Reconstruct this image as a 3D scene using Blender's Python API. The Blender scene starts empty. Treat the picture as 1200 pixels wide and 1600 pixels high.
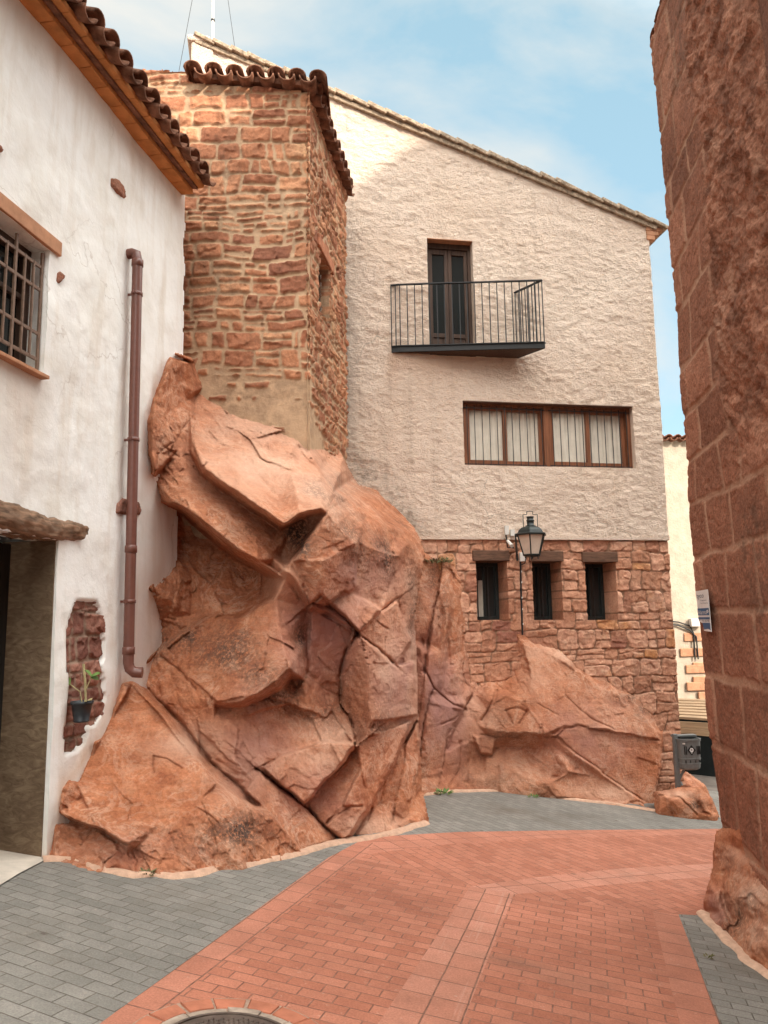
import bpy, math, random
import numpy as np
from mathutils import Vector, Matrix
from mathutils.geometry import delaunay_2d_cdt
random.seed(7)
SC = bpy.context.scene
COL = SC.collection
# ------------------------------------------------------------------ camera
PITCH = math.atan(170/1200); ROLL = math.radians(0.8)
CAM = np.array([0.0, 0.0, 1.85])
_f = np.array([0, math.cos(PITCH), math.sin(PITCH)]); _u = np.array([0, -math.sin(PITCH), math.cos(PITCH)]); _r = np.array([1.0, 0, 0])
RGT = math.cos(ROLL)*_r - math.sin(ROLL)*_u
UPV = math.sin(ROLL)*_r + math.cos(ROLL)*_u
cam_d = bpy.data.cameras.new('camera'); cam = bpy.data.objects.new('camera', cam_d); COL.objects.link(cam)
cam_d.sensor_fit = 'HORIZONTAL'; cam_d.sensor_width = 36; cam_d.lens = 36.0; cam_d.clip_end = 2000; cam_d.clip_start = 0.05
M4 = Matrix.Identity(4)
for i in range(3):
    M4[i][0] = RGT[i]; M4[i][1] = UPV[i]; M4[i][2] = -_f[i]; M4[i][3] = CAM[i]
cam.matrix_world = M4
SC.camera = cam
# ------------------------------------------------------------------ world, sun, exposure
SUN_AZ = math.radians(135)      # clockwise from +Y (the view direction): to the right, a little behind the camera
SUN_EL = math.radians(32)
CLOUD = (3.15, 3.12, 2.95); VEIL = (2.0, 3.15, 3.2, 1)
W = bpy.data.worlds.new('World'); SC.world = W; W.use_nodes = True
nt = W.node_tree; nt.nodes.clear()
def wn(t, **k):
    n = nt.nodes.new(t)
    for a, b in k.items(): setattr(n, a, b)
    return n
wo = wn('ShaderNodeOutputWorld'); bg = wn('ShaderNodeBackground'); sky = wn('ShaderNodeTexSky')
sky.sky_type = 'NISHITA'; sky.sun_disc = False; sky.sun_elevation = SUN_EL; sky.sun_rotation = SUN_AZ
sky.air_density = 1.0; sky.dust_density = 1.5; sky.ozone_density = 1.0
tc = wn('ShaderNodeTexCoord'); mp = wn('ShaderNodeMapping'); mp.inputs['Scale'].default_value = (1, 1, 2.2); mp.inputs['Location'].default_value = (0.35, 0.1, 0.3)
nz = wn('ShaderNodeTexNoise'); nz.inputs['Scale'].default_value = 1.9; nz.inputs['Detail'].default_value = 7; nz.inputs['Roughness'].default_value = 0.55; nz.inputs['Distortion'].default_value = 0.6
rp = wn('ShaderNodeValToRGB'); rp.color_ramp.elements[0].position = 0.36; rp.color_ramp.elements[1].position = 0.60
mx = wn('ShaderNodeMix', data_type='RGBA'); mx.inputs['B'].default_value = (9.6, 9.3, 8.7, 1)
nt.links.new(tc.outputs['Generated'], mp.inputs['Vector']); nt.links.new(mp.outputs[0], nz.inputs['Vector']); nt.links.new(nz.outputs['Fac'], rp.inputs['Fac'])
sunv = (math.sin(SUN_AZ)*math.cos(SUN_EL), math.cos(SUN_AZ)*math.cos(SUN_EL), math.sin(SUN_EL))
dt = wn('ShaderNodeVectorMath', operation='DOT_PRODUCT'); hv = Vector((math.sin(SUN_AZ)*0.62, math.cos(SUN_AZ)*0.62, 1.0)).normalized(); dt.inputs[1].default_value = hv; nt.links.new(tc.outputs['Generated'], dt.inputs[0])
mr = wn('ShaderNodeMapRange'); mr.inputs['From Min'].default_value = 0.36; mr.inputs['From Max'].default_value = 1.0; mr.inputs['To Min'].default_value = 1.0; mr.inputs['To Max'].default_value = 14.0
nt.links.new(dt.outputs['Value'], mr.inputs['Value'])          # clouds are brighter towards the sun
cc = wn('ShaderNodeVectorMath', operation='SCALE'); cc.inputs[0].default_value = CLOUD; nt.links.new(mr.outputs['Result'], cc.inputs['Scale']); nt.links.new(cc.outputs[0], mx.inputs['B'])
vs_ = wn('ShaderNodeMix', data_type='RGBA'); vs_.inputs['Factor'].default_value = 0.5; vs_.inputs['B'].default_value = VEIL; nt.links.new(sky.outputs['Color'], vs_.inputs['A'])
nt.links.new(rp.outputs['Color'], mx.inputs['Factor']); nt.links.new(vs_.outputs['Result'], mx.inputs['A']); nt.links.new(mx.outputs['Result'], bg.inputs['Color'])
bg.inputs['Strength'].default_value = 0.09
nt.links.new(bg.outputs[0], wo.inputs['Surface'])
sl = bpy.data.lights.new('sun', 'SUN'); sl.energy = 2.0; sl.angle = math.radians(1.0); sl.color = (1.0, 0.90, 0.77)
so = bpy.data.objects.new('sun', sl); COL.objects.link(so)
sdir = Vector((math.sin(SUN_AZ)*math.cos(SUN_EL), math.cos(SUN_AZ)*math.cos(SUN_EL), math.sin(SUN_EL)))
so.rotation_euler = sdir.to_track_quat('Z', 'Y').to_euler(); so.location = (20, -10, 30)
SC.view_settings.view_transform = 'Standard'; SC.view_settings.look = 'None'; SC.view_settings.gamma = 1.0
SC.view_settings.exposure = 1.7
SC.cycles.max_bounces = 8; SC.cycles.diffuse_bounces = 5
# ------------------------------------------------------------------ helpers: rays and planes
GA, GB = 0.120, 0.036
def gz(x, y):
    return -GA*np.clip(x, -9, 9) - GB*np.clip(y, -12, 30)
def ray(u, v):
    u = np.asarray(u, float); v = np.asarray(v, float)
    a = (u-600)/1200; b = -(v-800)/1200
    return a[..., None]*RGT + b[..., None]*UPV + _f
def at(u, v, y):
    r = ray(u, v); return CAM + r*(np.asarray(y, float)/r[..., 1])[..., None]
def gnd(u, v):
    r = ray(u, v); n = np.array([GA, GB, 1.0]); t = -(CAM@n)/(r@n); return CAM + r*t[..., None]
def at_z(u, v, z):
    r = ray(u, v); return CAM + r*((z-CAM[2])/r[..., 2])[..., None]
def nrm(a):
    a = np.asarray(a, float); return a/np.linalg.norm(a)
class Plane:
    def __init__(s, O, S, N, T=(0, 0, 1)):
        s.O = np.asarray(O, float); s.S = nrm(S); s.N = nrm(N); s.T = nrm(T)
        s.G = np.cross(s.S, s.T); s.G = s.G/np.linalg.norm(s.G)
    def hit(s, u, v, off=0.0):
        r = ray(u, v); o = s.O + s.N*off
        t = ((o-CAM)@s.G)/(r@s.G); return CAM + r*t[..., None]
    def st(s, u, v, off=0.0):
        p = s.hit(u, v, off) - s.O - s.N*off
        # solve p = a S + b T
        A = np.stack([s.S, s.T], 1); sol = np.linalg.lstsq(A, p.reshape(-1, 3).T, rcond=None)[0].T
        return sol.reshape(p.shape[:-1]+(2,))
    def P(s, a, b, n=0.0):
        a = np.asarray(a, float)[..., None]; b = np.asarray(b, float)[..., None]; n = np.asarray(n, float)[..., None]
        return s.O + a*s.S + b*s.T + n*s.N
# ------------------------------------------------------------------ numpy noise
def _h(ix, iy, iz, seed):
    h = (ix.astype(np.int64)*374761393 + iy.astype(np.int64)*668265263 + iz.astype(np.int64)*2147483647 + seed*974634777) & 0xFFFFFFFF
    h = ((h ^ (h >> 13))*1274126177) & 0xFFFFFFFF
    h = ((h ^ (h >> 16))*2246822519) & 0xFFFFFFFF
    return ((h ^ (h >> 15)) & 0xFFFFFF)/float(0xFFFFFF)
def vnoise(p, seed=0):
    i = np.floor(p).astype(np.int64); f = p-i; f = f*f*f*(f*(f*6-15)+10)
    r = 0
    for dx in (0, 1):
        wx = f[..., 0] if dx else 1-f[..., 0]
        for dy in (0, 1):
            wy = f[..., 1] if dy else 1-f[..., 1]
            for dz in (0, 1):
                wz = f[..., 2] if dz else 1-f[..., 2]
                r = r + wx*wy*wz*_h(i[..., 0]+dx, i[..., 1]+dy, i[..., 2]+dz, seed)
    return r*2-1
def fbm(p, octv=4, seed=0, gain=0.5):
    a = 1.0; s = 0; q = np.asarray(p, float).copy(); tot = 0
    for k in range(octv):
        s = s + a*vnoise(q, seed+k*17); tot += a; a *= gain; q = q*2.03+3.7
    return s/tot
def p2(a, b, k=0.0):
    a = np.asarray(a, float); return np.stack([a, np.asarray(b, float)+0*a, 0*a+k], -1)
def facets(p, seed=0):
    """piecewise planar noise with small steps between the pieces (chipped rock)"""
    i = np.floor(p).astype(np.int64); best = np.full(p.shape[:-1], 1e9); val = np.zeros(p.shape[:-1])
    for dx in (-1, 0, 1):
        for dy in (-1, 0, 1):
            for dz in (-1, 0, 1):
                c = i+np.array([dx, dy, dz])
                q = np.stack([c[..., k]+_h(c[..., 0], c[..., 1], c[..., 2], seed+k) for k in range(3)], -1)
                d = ((p-q)**2).sum(-1); m = d < best
                g = np.stack([_h(c[..., 0], c[..., 1], c[..., 2], seed+9+k)*2-1 for k in range(3)], -1)
                o = _h(c[..., 0], c[..., 1], c[..., 2], seed+21)*2-1
                v = 0.35*o + (g*(p-q)).sum(-1)*0.9
                val = np.where(m, v, val); best = np.where(m, d, best)
    return val
def sstep(a, b, x):
    t = np.clip((x-a)/(b-a), 0, 1); return t*t*(3-2*t)
# ------------------------------------------------------------------ object helpers
def props(o, label=None, cat=None, group=None, kind=None):
    if label: o['label'] = label
    if cat: o['category'] = cat
    if group: o['group'] = group
    if kind: o['kind'] = kind
    return o
def thing(name, label, cat, loc=(0, 0, 0), group=None):
    o = bpy.data.objects.new(name, None); COL.objects.link(o); o.location = Vector([float(x) for x in loc]); o.empty_display_size = 0.2
    return props(o, label, cat, group)
def link(name, me, mats, parent=None):
    o = bpy.data.objects.new(name, me); COL.objects.link(o)
    for m in (mats if isinstance(mats, (list, tuple)) else [mats]): me.materials.append(m)
    if parent is not None:
        o.parent = parent
        w = Vector((0, 0, 0)); q = parent
        while q is not None: w += q.location; q = q.parent
        o.location = -w          # mesh data are in world coordinates; parents carry only a location
    return o
def mesh_np(name, V, F, smooth=True, attrs=None, uv=None):
    me = bpy.data.meshes.new(name); V = np.asarray(V, np.float32); F = np.asarray(F, np.int32)
    n = F.shape[1]
    me.vertices.add(len(V)); me.vertices.foreach_set('co', V.ravel())
    me.loops.add(F.size); me.loops.foreach_set('vertex_index', F.ravel())
    me.polygons.add(len(F)); me.polygons.foreach_set('loop_start', np.arange(0, F.size, n, dtype=np.int32))
    me.polygons.foreach_set('loop_total', np.full(len(F), n, np.int32))
    me.polygons.foreach_set('use_smooth', np.full(len(F), smooth, bool))
    me.update(calc_edges=True)
    if attrs:
        for k, a in attrs.items():
            at_ = me.color_attributes.new(k, 'FLOAT_COLOR', 'POINT')
            c = np.ones((len(V), 4), np.float32); c[:, :a.shape[1]] = a
            at_.data.foreach_set('color', c.ravel())
    if uv is not None:
        l = me.uv_layers.new(name='UVMap'); l.data.foreach_set('uv', np.asarray(uv, np.float32)[F.ravel()].ravel())
    me.validate(); return me
class MB:
    def __init__(s): s.v = []; s.f = []; s.sm = []; s.mi = []; s.cur = 0
    def add(s, V, F, smooth=False):
        o = len(s.v); s.v += [tuple(float(c) for c in p) for p in V]
        for f in F: s.f.append(tuple(i+o for i in f)); s.sm.append(smooth); s.mi.append(s.cur)
        return s
    def hexa(s, c):   # 8 corners: bottom 0-3 ring, top 4-7 ring
        return s.add(c, [(3, 2, 1, 0), (4, 5, 6, 7), (0, 1, 5, 4), (1, 2, 6, 5), (2, 3, 7, 6), (3, 0, 4, 7)])
    def pbox(s, pl, a0, a1, b0, b1, n0, n1):
        c = [pl.P(a, b, n) for b in (b0, b1) for a, n in ((a0, n0), (a1, n0), (a1, n1), (a0, n1))]
        return s.hexa(c)
    def box(s, x0, x1, y0, y1, z0, z1):
        return s.hexa([(x, y, z) for z in (z0, z1) for x, y in ((x0, y0), (x1, y0), (x1, y1), (x0, y1))])
    def bar(s, p, q, w, h=None, up=(0, 0, 1)):
        p = np.asarray(p, float); q = np.asarray(q, float); h = h or w
        d = nrm(q-p); up = np.asarray(up, float)
        if abs(d@nrm(up)) > 0.95: up = np.array([0, 1.0, 0])
        a = nrm(np.cross(d, up)); b = np.cross(a, d)
        c = [x + i*a*w/2 + j*b*h/2 for x in (p, q) for i, j in ((-1, -1), (1, -1), (1, 1), (-1, 1))]
        return s.hexa(c)
    def tube(s, pts, r, seg=10, cap=True):
        pts = [np.asarray(p, float) for p in pts]; n = len(pts)
        r = r if isinstance(r, (list, tuple)) else [r]*n
        V = []; F = []; prev = None
        for i, p in enumerate(pts):
            d = nrm(pts[min(i+1, n-1)]-pts[max(i-1, 0)])
            if prev is None:
                a = nrm(np.cross(d, (0, 0, 1) if abs(d[2]) < 0.9 else (0, 1, 0)))
            else:
                a = nrm(prev-d*(prev@d))
            prev = a; b = np.cross(d, a)
            for k in range(seg):
                t = 2*math.pi*k/seg; V.append(p + r[i]*(math.cos(t)*a+math.sin(t)*b))
        for i in range(n-1):
            for k in range(seg):
                F.append((i*seg+k, i*seg+(k+1) % seg, (i+1)*seg+(k+1) % seg, (i+1)*seg+k))
        s.add(V, F, True)
        if cap: s.add([V[k] for k in range(seg)], [tuple(range(seg))[::-1]]); s.add(V[-seg:], [tuple(range(seg))])
        return s
    def lathe(s, c, prof, seg=16, axis=(0, 0, 1), ph=0.0, smooth=True):
        c = np.asarray(c, float); ax = nrm(axis); a = nrm(np.cross(ax, (0, 1, 0) if abs(ax[1]) < 0.9 else (1, 0, 0))); b = np.cross(ax, a)
        V = []; F = []
        for r, z in prof:
            for k in range(seg):
                t = ph+2*math.pi*k/seg; V.append(c+ax*z+r*(math.cos(t)*a+math.sin(t)*b))
        for i in range(len(prof)-1):
            for k in range(seg): F.append((i*seg+k, i*seg+(k+1) % seg, (i+1)*seg+(k+1) % seg, (i+1)*seg+k))
        F.append(tuple(range(seg))[::-1]); F.append(tuple(range((len(prof)-1)*seg, len(prof)*seg)))
        return s.add(V, F, smooth)
    def build(s, name, mats, parent=None, bevel=0.0):
        me = bpy.data.meshes.new(name); me.from_pydata(s.v, [], s.f); me.update()
        me.polygons.foreach_set('use_smooth', s.sm); me.polygons.foreach_set('material_index', s.mi)
        o = link(name, me, mats, parent)
        if bevel:
            b = o.modifiers.new('bevel', 'BEVEL'); b.width = bevel; b.segments = 2; b.limit_method = 'ANGLE'; b.angle_limit = math.radians(50)
        return o
def relief(name, pl, s0, s1, t0, t1, step, hf, mat_, parent, holes=(), keep=None, af=None, hole_depth=0.3, skirt=0.0):
    ss = np.arange(s0, s1+step*0.5, step); tt = np.arange(t0, t1+step*0.5, step)
    for a0, a1, b0, b1 in holes:
        for e in (a0, a1):
            if ss[0] < e < ss[-1]: ss[np.argmin(abs(ss-e))] = e
        for e in (b0, b1):
            if tt[0] < e < tt[-1]: tt[np.argmin(abs(tt-e))] = e
    S, T = np.meshgrid(ss, tt); H = hf(S, T)
    V = pl.P(S, T, H).reshape(-1, 3); ns = len(ss); ntt = len(tt)
    idx = np.arange(ns*ntt).reshape(ntt, ns)
    q = np.stack([idx[:-1, :-1], idx[:-1, 1:], idx[1:, 1:], idx[1:, :-1]], -1)
    cs = (S[:-1, :-1]+S[1:, 1:])/2; ct = (T[:-1, :-1]+T[1:, 1:])/2
    k = np.ones(cs.shape, bool)
    for a0, a1, b0, b1 in holes: k &= ~((cs > a0) & (cs < a1) & (ct > b0) & (ct < b1))
    if keep is not None: k &= keep(cs, ct)
    F = q[k].reshape(-1, 4)
    A = af(S, T).reshape(ns*ntt, -1) if af is not None else None
    Vs = [V]; Fs = [F]; As = [A] if A is not None else None; off = len(V)
    def strip(line_idx, depth):
        nonlocal off
        base = V[line_idx]
        nl = max(2, int(depth/0.04)); rows = []
        for i in range(nl+1):
            rows.append(base - pl.N*(depth*i/nl))
        Vs.append(np.concatenate(rows)); n = len(line_idx)
        if As is not None: As.append(np.tile(A[line_idx], (nl+1, 1)))
        fi = [(off+i*n+j, off+i*n+j+1, off+(i+1)*n+j+1, off+(i+1)*n+j) for i in range(nl) for j in range(n-1)]
        Fs.append(np.array(fi, int)); off += (nl+1)*n
    for a0, a1, b0, b1 in holes:
        i0 = np.argmin(abs(ss-a0)); i1 = np.argmin(abs(ss-a1)); j0 = np.argmin(abs(tt-b0)); j1 = np.argmin(abs(tt-b1))
        hd = hole_depth
        for li in (idx[j0, i0:i1+1], idx[j1, i0:i1+1][::-1], idx[j0:j1+1, i0][::-1], idx[j0:j1+1, i1]): strip(li, hd)
    if skirt:
        for li in (idx[0, ::-1], idx[-1, :], idx[:, 0], idx[::-1, -1]): strip(li, skirt)
    Vv = np.concatenate(Vs); Ff = np.concatenate([f for f in Fs if len(f)])
    me = mesh_np(name, Vv, Ff, True, {'tint': np.concatenate(As)} if As is not None else None)
    return link(name, me, mat_, parent)
# ------------------------------------------------------------------ materials
def newmat(name, rough=0.9, spec=0.25):
    m = bpy.data.materials.new(name); m.use_nodes = True; t = m.node_tree; t.nodes.clear()
    o = t.nodes.new('ShaderNodeOutputMaterial'); b = t.nodes.new('ShaderNodeBsdfPrincipled'); t.links.new(b.outputs[0], o.inputs['Surface'])
    b.inputs['Roughness'].default_value = rough; b.inputs['Specular IOR Level'].default_value = spec
    return m, t, b
class NG:
    def __init__(s, t): s.t = t
    def n(s, ty, **k):
        x = s.t.nodes.new(ty)
        for a, b in k.items(): setattr(x, a, b)
        return x
    def l(s, a, b): s.t.links.new(a, b)
    def coord(s, scale=(1, 1, 1), rot=(0, 0, 0), kind='Object'):
        c = s.n('ShaderNodeTexCoord'); m = s.n('ShaderNodeMapping'); m.inputs['Scale'].default_value = scale; m.inputs['Rotation'].default_value = rot
        s.l(c.outputs[kind], m.inputs['Vector']); return m.outputs[0]
    def noise(s, vec, scale, detail=6, rough=0.55, dist=0.0, out='Fac'):
        x = s.n('ShaderNodeTexNoise'); x.inputs['Scale'].default_value = scale; x.inputs['Detail'].default_value = detail; x.inputs['Roughness'].default_value = rough; x.inputs['Distortion'].default_value = dist
        if vec is not None: s.l(vec, x.inputs['Vector'])
        return x.outputs[out]
    def ramp(s, fac, stops):
        r = s.n('ShaderNodeValToRGB'); e = r.color_ramp.elements
        while len(e) < len(stops): e.new(0.5)
        for x, (p, c) in zip(e, stops):
            x.position = p; x.color = (c if len(c) == 4 else tuple(c)+(1,)) if isinstance(c, tuple) else (c, c, c, 1)
        s.l(fac, r.inputs['Fac']); return r.outputs['Color']
    def mix(s, fac, a, b, mode='MIX'):
        m = s.n('ShaderNodeMix', data_type='RGBA', blend_type=mode)
        for k, x in (('Factor', fac), ('A', a), ('B', b)):
            if isinstance(x, (int, float)):
                m.inputs[k].default_value = x if k == 'Factor' else (x, x, x, 1)
            elif isinstance(x, tuple): m.inputs[k].default_value = x if len(x) == 4 else x+(1,)
            else: s.l(x, m.inputs[k])
        return m.outputs['Result']
    def math(s, op, a, b=0.0):
        m = s.n('ShaderNodeMath', operation=op)
        for i, x in enumerate((a, b)):
            if isinstance(x, (int, float)): m.inputs[i].default_value = x
            else: s.l(x, m.inputs[i])
        return m.outputs[0]
    def attr(s, name):
        a = s.n('ShaderNodeAttribute', attribute_name=name); sp = s.n('ShaderNodeSeparateColor'); s.l(a.outputs['Color'], sp.inputs[0]); return sp.outputs
    def bump(s, b, h, strength=0.5, dist=0.01, prev=None):
        x = s.n('ShaderNodeBump'); x.inputs['Strength'].default_value = strength; x.inputs['Distance'].default_value = dist; s.l(h, x.inputs['Height'])
        if prev is not None: s.l(prev, x.inputs['Normal'])
        s.l(x.outputs[0], b.inputs['Normal']); return x.outputs[0]
def plain(name, col, rough=0.6, spec=0.3, metal=0.0, var=0.25, scale=14, bump=0.15, bd=0.004):
    m, t, b = newmat(name, rough, spec); g = NG(t); v = g.coord()
    n = g.noise(v, scale, 5, 0.6)
    lo = tuple(c*(1-var) for c in col); hi = tuple(min(1, c*(1+var)) for c in col)
    g.l(g.ramp(n, [(0.3, lo), (0.7, hi)]), b.inputs['Base Color']); b.inputs['Metallic'].default_value = metal
    if bump: g.bump(b, g.noise(v, scale*4, 4), bump, bd)
    return m
def wood(name, col, scale=(3, 3, 3), rough=0.65, axis=2, var=0.45):
    m, t, b = newmat(name, rough, 0.3); g = NG(t)
    sc = [34, 34, 34]; sc[axis] = 2.0
    v = g.coord(tuple(sc)); n = g.noise(v, 1.0, 6, 0.6, 0.4)
    g.l(g.ramp(n, [(0.3, tuple(c*(1-var) for c in col)), (0.7, tuple(c*(1+var) for c in col))]), b.inputs['Base Color'])
    g.bump(b, n, 0.5, 0.006); return m
def m_rock():
    m, t, b = newmat('red_sandstone', 0.92, 0.12); g = NG(t); v = g.coord()
    big = g.noise(v, 1.3, 5, 0.6, 0.8); mid = g.noise(v, 6, 7, 0.62, 0.3); fine = g.noise(v, 42, 6, 0.65)
    st = g.noise(g.coord((3, 3, 26), (0.5, 0.9, 0.3)), 1.0, 5, 0.6, 0.5)
    c = g.ramp(big, [(0.30, (0.29, 0.092, 0.043)), (0.5, (0.42, 0.150, 0.070)), (0.66, (0.53, 0.24, 0.138))])
    c = g.mix(0.55, c, g.ramp(mid, [(0.3, (0.25, 0.080, 0.040)), (0.5, (0.45, 0.17, 0.083)), (0.72, (0.62, 0.30, 0.17))]))
    c = g.mix(0.5, c, g.ramp(st, [(0.3, 0.30), (0.55, 0.5), (0.75, 0.62)]), 'OVERLAY')
    c = g.mix(0.6, c, g.ramp(fine, [(0.32, 0.32), (0.68, 0.68)]), 'OVERLAY')
    vein = g.ramp(g.noise(g.coord((1, 1, 1), (0.3, 0.2, 0)), 3.2, 8, 0.7, 1.2), [(0.455, 0.0), (0.49, 0.55), (0.51, 0.55), (0.545, 0.0)])
    c = g.mix(g.math('MULTIPLY', vein, g.ramp(big, [(0.4, 0.0), (0.6, 1.0)])), c, (0.62, 0.38, 0.26))
    a = g.attr('tint')
    c = g.mix(a[1], c, g.mix(mid, (0.57, 0.31, 0.205), (0.73, 0.47, 0.34)))        # pale weathered pink, also painting light on sky-facing slabs and rims
    c = g.mix(a[2], c, g.mix(mid, (0.29, 0.13, 0.105), (0.46, 0.24, 0.195)))        # mauve layers, their dark tone also painting in shading contrast
    sp = g.math('MULTIPLY', a[0], g.ramp(g.noise(v, 30, 7, 0.8), [(0.40, 0.0), (0.52, 1.0)]))
    c = g.mix(sp, c, (0.075, 0.05, 0.04))                                         # lichen and grime, plus dark tone in notches and block undersides
    g.l(c, b.inputs['Base Color'])
    rd = g.n('ShaderNodeTexNoise', noise_type='RIDGED_MULTIFRACTAL', normalize=True); rd.inputs['Scale'].default_value = 5.5; rd.inputs['Detail'].default_value = 9; rd.inputs['Roughness'].default_value = 0.6; rd.inputs['Distortion'].default_value = 0.5; g.l(v, rd.inputs['Vector'])
    n1 = g.bump(b, g.mix(0.25, mid, st), 0.7, 0.035)
    n2 = g.bump(b, rd.outputs['Fac'], 0.55, 0.02, n1)
    g.bump(b, fine, 0.8, 0.014, n2); return m
def m_stone(name, stops, mortar, fine_scale=30, bumpd=0.012, grain=0.45):
    m, t, b = newmat(name, 0.93, 0.12); g = NG(t); v = g.coord(); a = g.attr('tint')
    mid = g.noise(v, 8, 6, 0.62, 0.3); fine = g.noise(v, fine_scale, 6, 0.65)
    c = g.ramp(a[0], stops)
    c = g.mix(0.45, c, g.ramp(mid, [(0.28, 0.30), (0.5, 0.5), (0.74, 0.68)]), 'OVERLAY')
    c = g.mix(grain, c, g.ramp(fine, [(0.33, 0.30), (0.67, 0.70)]), 'OVERLAY')
    mo = g.mix(mid, tuple(x*0.78 for x in mortar), tuple(min(1, x*1.18) for x in mortar))
    c = g.mix(a[1], c, mo)
    sp = g.math('MULTIPLY', a[2], g.ramp(g.noise(v, 9, 6, 0.7), [(0.38, 0.0), (0.62, 1.0)]))
    c = g.mix(sp, c, (0.10, 0.06, 0.042))
    g.l(c, b.inputs['Base Color'])
    n1 = g.bump(b, mid, 0.5, bumpd*2); g.bump(b, fine, 0.6, bumpd, n1); return m
def m_plaster_rough():
    m, t, b = newmat('rough_cream_render', 0.95, 0.1); g = NG(t); v = g.coord()
    a = g.attr('tint')
    strokes = g.noise(g.coord((13, 13, 24), (0, 0.35, 0)), 1.9, 6, 0.68, 0.7); f2 = g.noise(v, 60, 5, 0.65, 0.2)
    big = g.noise(v, 0.7, 4, 0.55)
    c = g.ramp(big, [(0.3, (0.86, 0.625, 0.46)), (0.7, (0.92, 0.71, 0.545))])
    c = g.mix(0.9, c, g.ramp(strokes, [(0.30, 0.35), (0.45, 0.58)]), 'OVERLAY')
    c = g.mix(0.4, c, g.ramp(f2, [(0.35, 0.36), (0.6, 0.60)]), 'OVERLAY')
    ck = g.n('ShaderNodeTexVoronoi', feature='DISTANCE_TO_EDGE'); ck.inputs['Scale'].default_value = 0.55; g.l(g.mix(0.35, v, g.noise(v, 2.2, 5, 0.6, out='Color')), ck.inputs['Vector'])
    c = g.mix(g.math('MULTIPLY', g.ramp(ck.outputs['Distance'], [(0.0, 1.0), (0.0035, 0.0)]), g.ramp(g.noise(v, 0.7, 3), [(0.5, 0.0), (0.6, 0.6)])), c, (0.40, 0.30, 0.22))
    dr = g.ramp(g.noise(g.coord((6, 6, 0.35)), 1.0, 5, 0.6), [(0.54, 0.0), (0.74, 0.35)]); c = g.mix(dr, c, (0.60, 0.44, 0.32))
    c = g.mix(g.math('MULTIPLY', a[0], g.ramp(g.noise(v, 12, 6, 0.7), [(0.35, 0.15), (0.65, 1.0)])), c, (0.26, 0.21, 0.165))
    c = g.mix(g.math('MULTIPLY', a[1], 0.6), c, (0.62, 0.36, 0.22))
    g.l(c, b.inputs['Base Color'])
    n1 = g.bump(b, strokes, 1.0, 0.052); g.bump(b, f2, 0.9, 0.017, n1); return m
def m_whitewash():
    m, t, b = newmat('whitewashed_render', 0.9, 0.15); g = NG(t); v = g.coord(); a = g.attr('tint')
    n = g.noise(v, 1.6, 7, 0.62, 0.5); st = g.noise(g.coord((5, 5, 0.7)), 1.0, 6, 0.6, 0.2)
    c = g.ramp(n, [(0.3, (0.76, 0.72, 0.655)), (0.55, (0.85, 0.83, 0.79)), (0.75, (0.87, 0.855, 0.825))])
    c = g.mix(g.math('MULTIPLY', g.ramp(st, [(0.5, 0.0), (0.72, 1.0)]), 0.5), c, (0.62, 0.52, 0.41))
    c = g.mix(g.math('MULTIPLY', a[0], g.ramp(n, [(0.3, 0.2), (0.6, 1.0)])), c, (0.60, 0.43, 0.31))
    # hairline cracks
    vo = g.n('ShaderNodeTexVoronoi', feature='DISTANCE_TO_EDGE'); vo.inputs['Scale'].default_value = 0.8
    wv = g.mix(0.25, v, g.noise(v, 2.5, 4, 0.6, out='Color')); g.l(wv, vo.inputs['Vector'])
    ck = g.math('MULTIPLY', g.ramp(vo.outputs['Distance'], [(0.0, 1.0), (0.004, 0.0)]), g.ramp(g.noise(v, 0.9, 3), [(0.5, 0.0), (0.62, 0.55)]))
    c = g.mix(ck, c, (0.45, 0.38, 0.32))
    g.l(c, b.inputs['Base Color'])
    n1 = g.bump(b, g.noise(v, 5, 6, 0.6), 0.5, 0.03); g.bump(b, g.noise(v, 60, 4, 0.6), 0.3, 0.004, n1); return m
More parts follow.
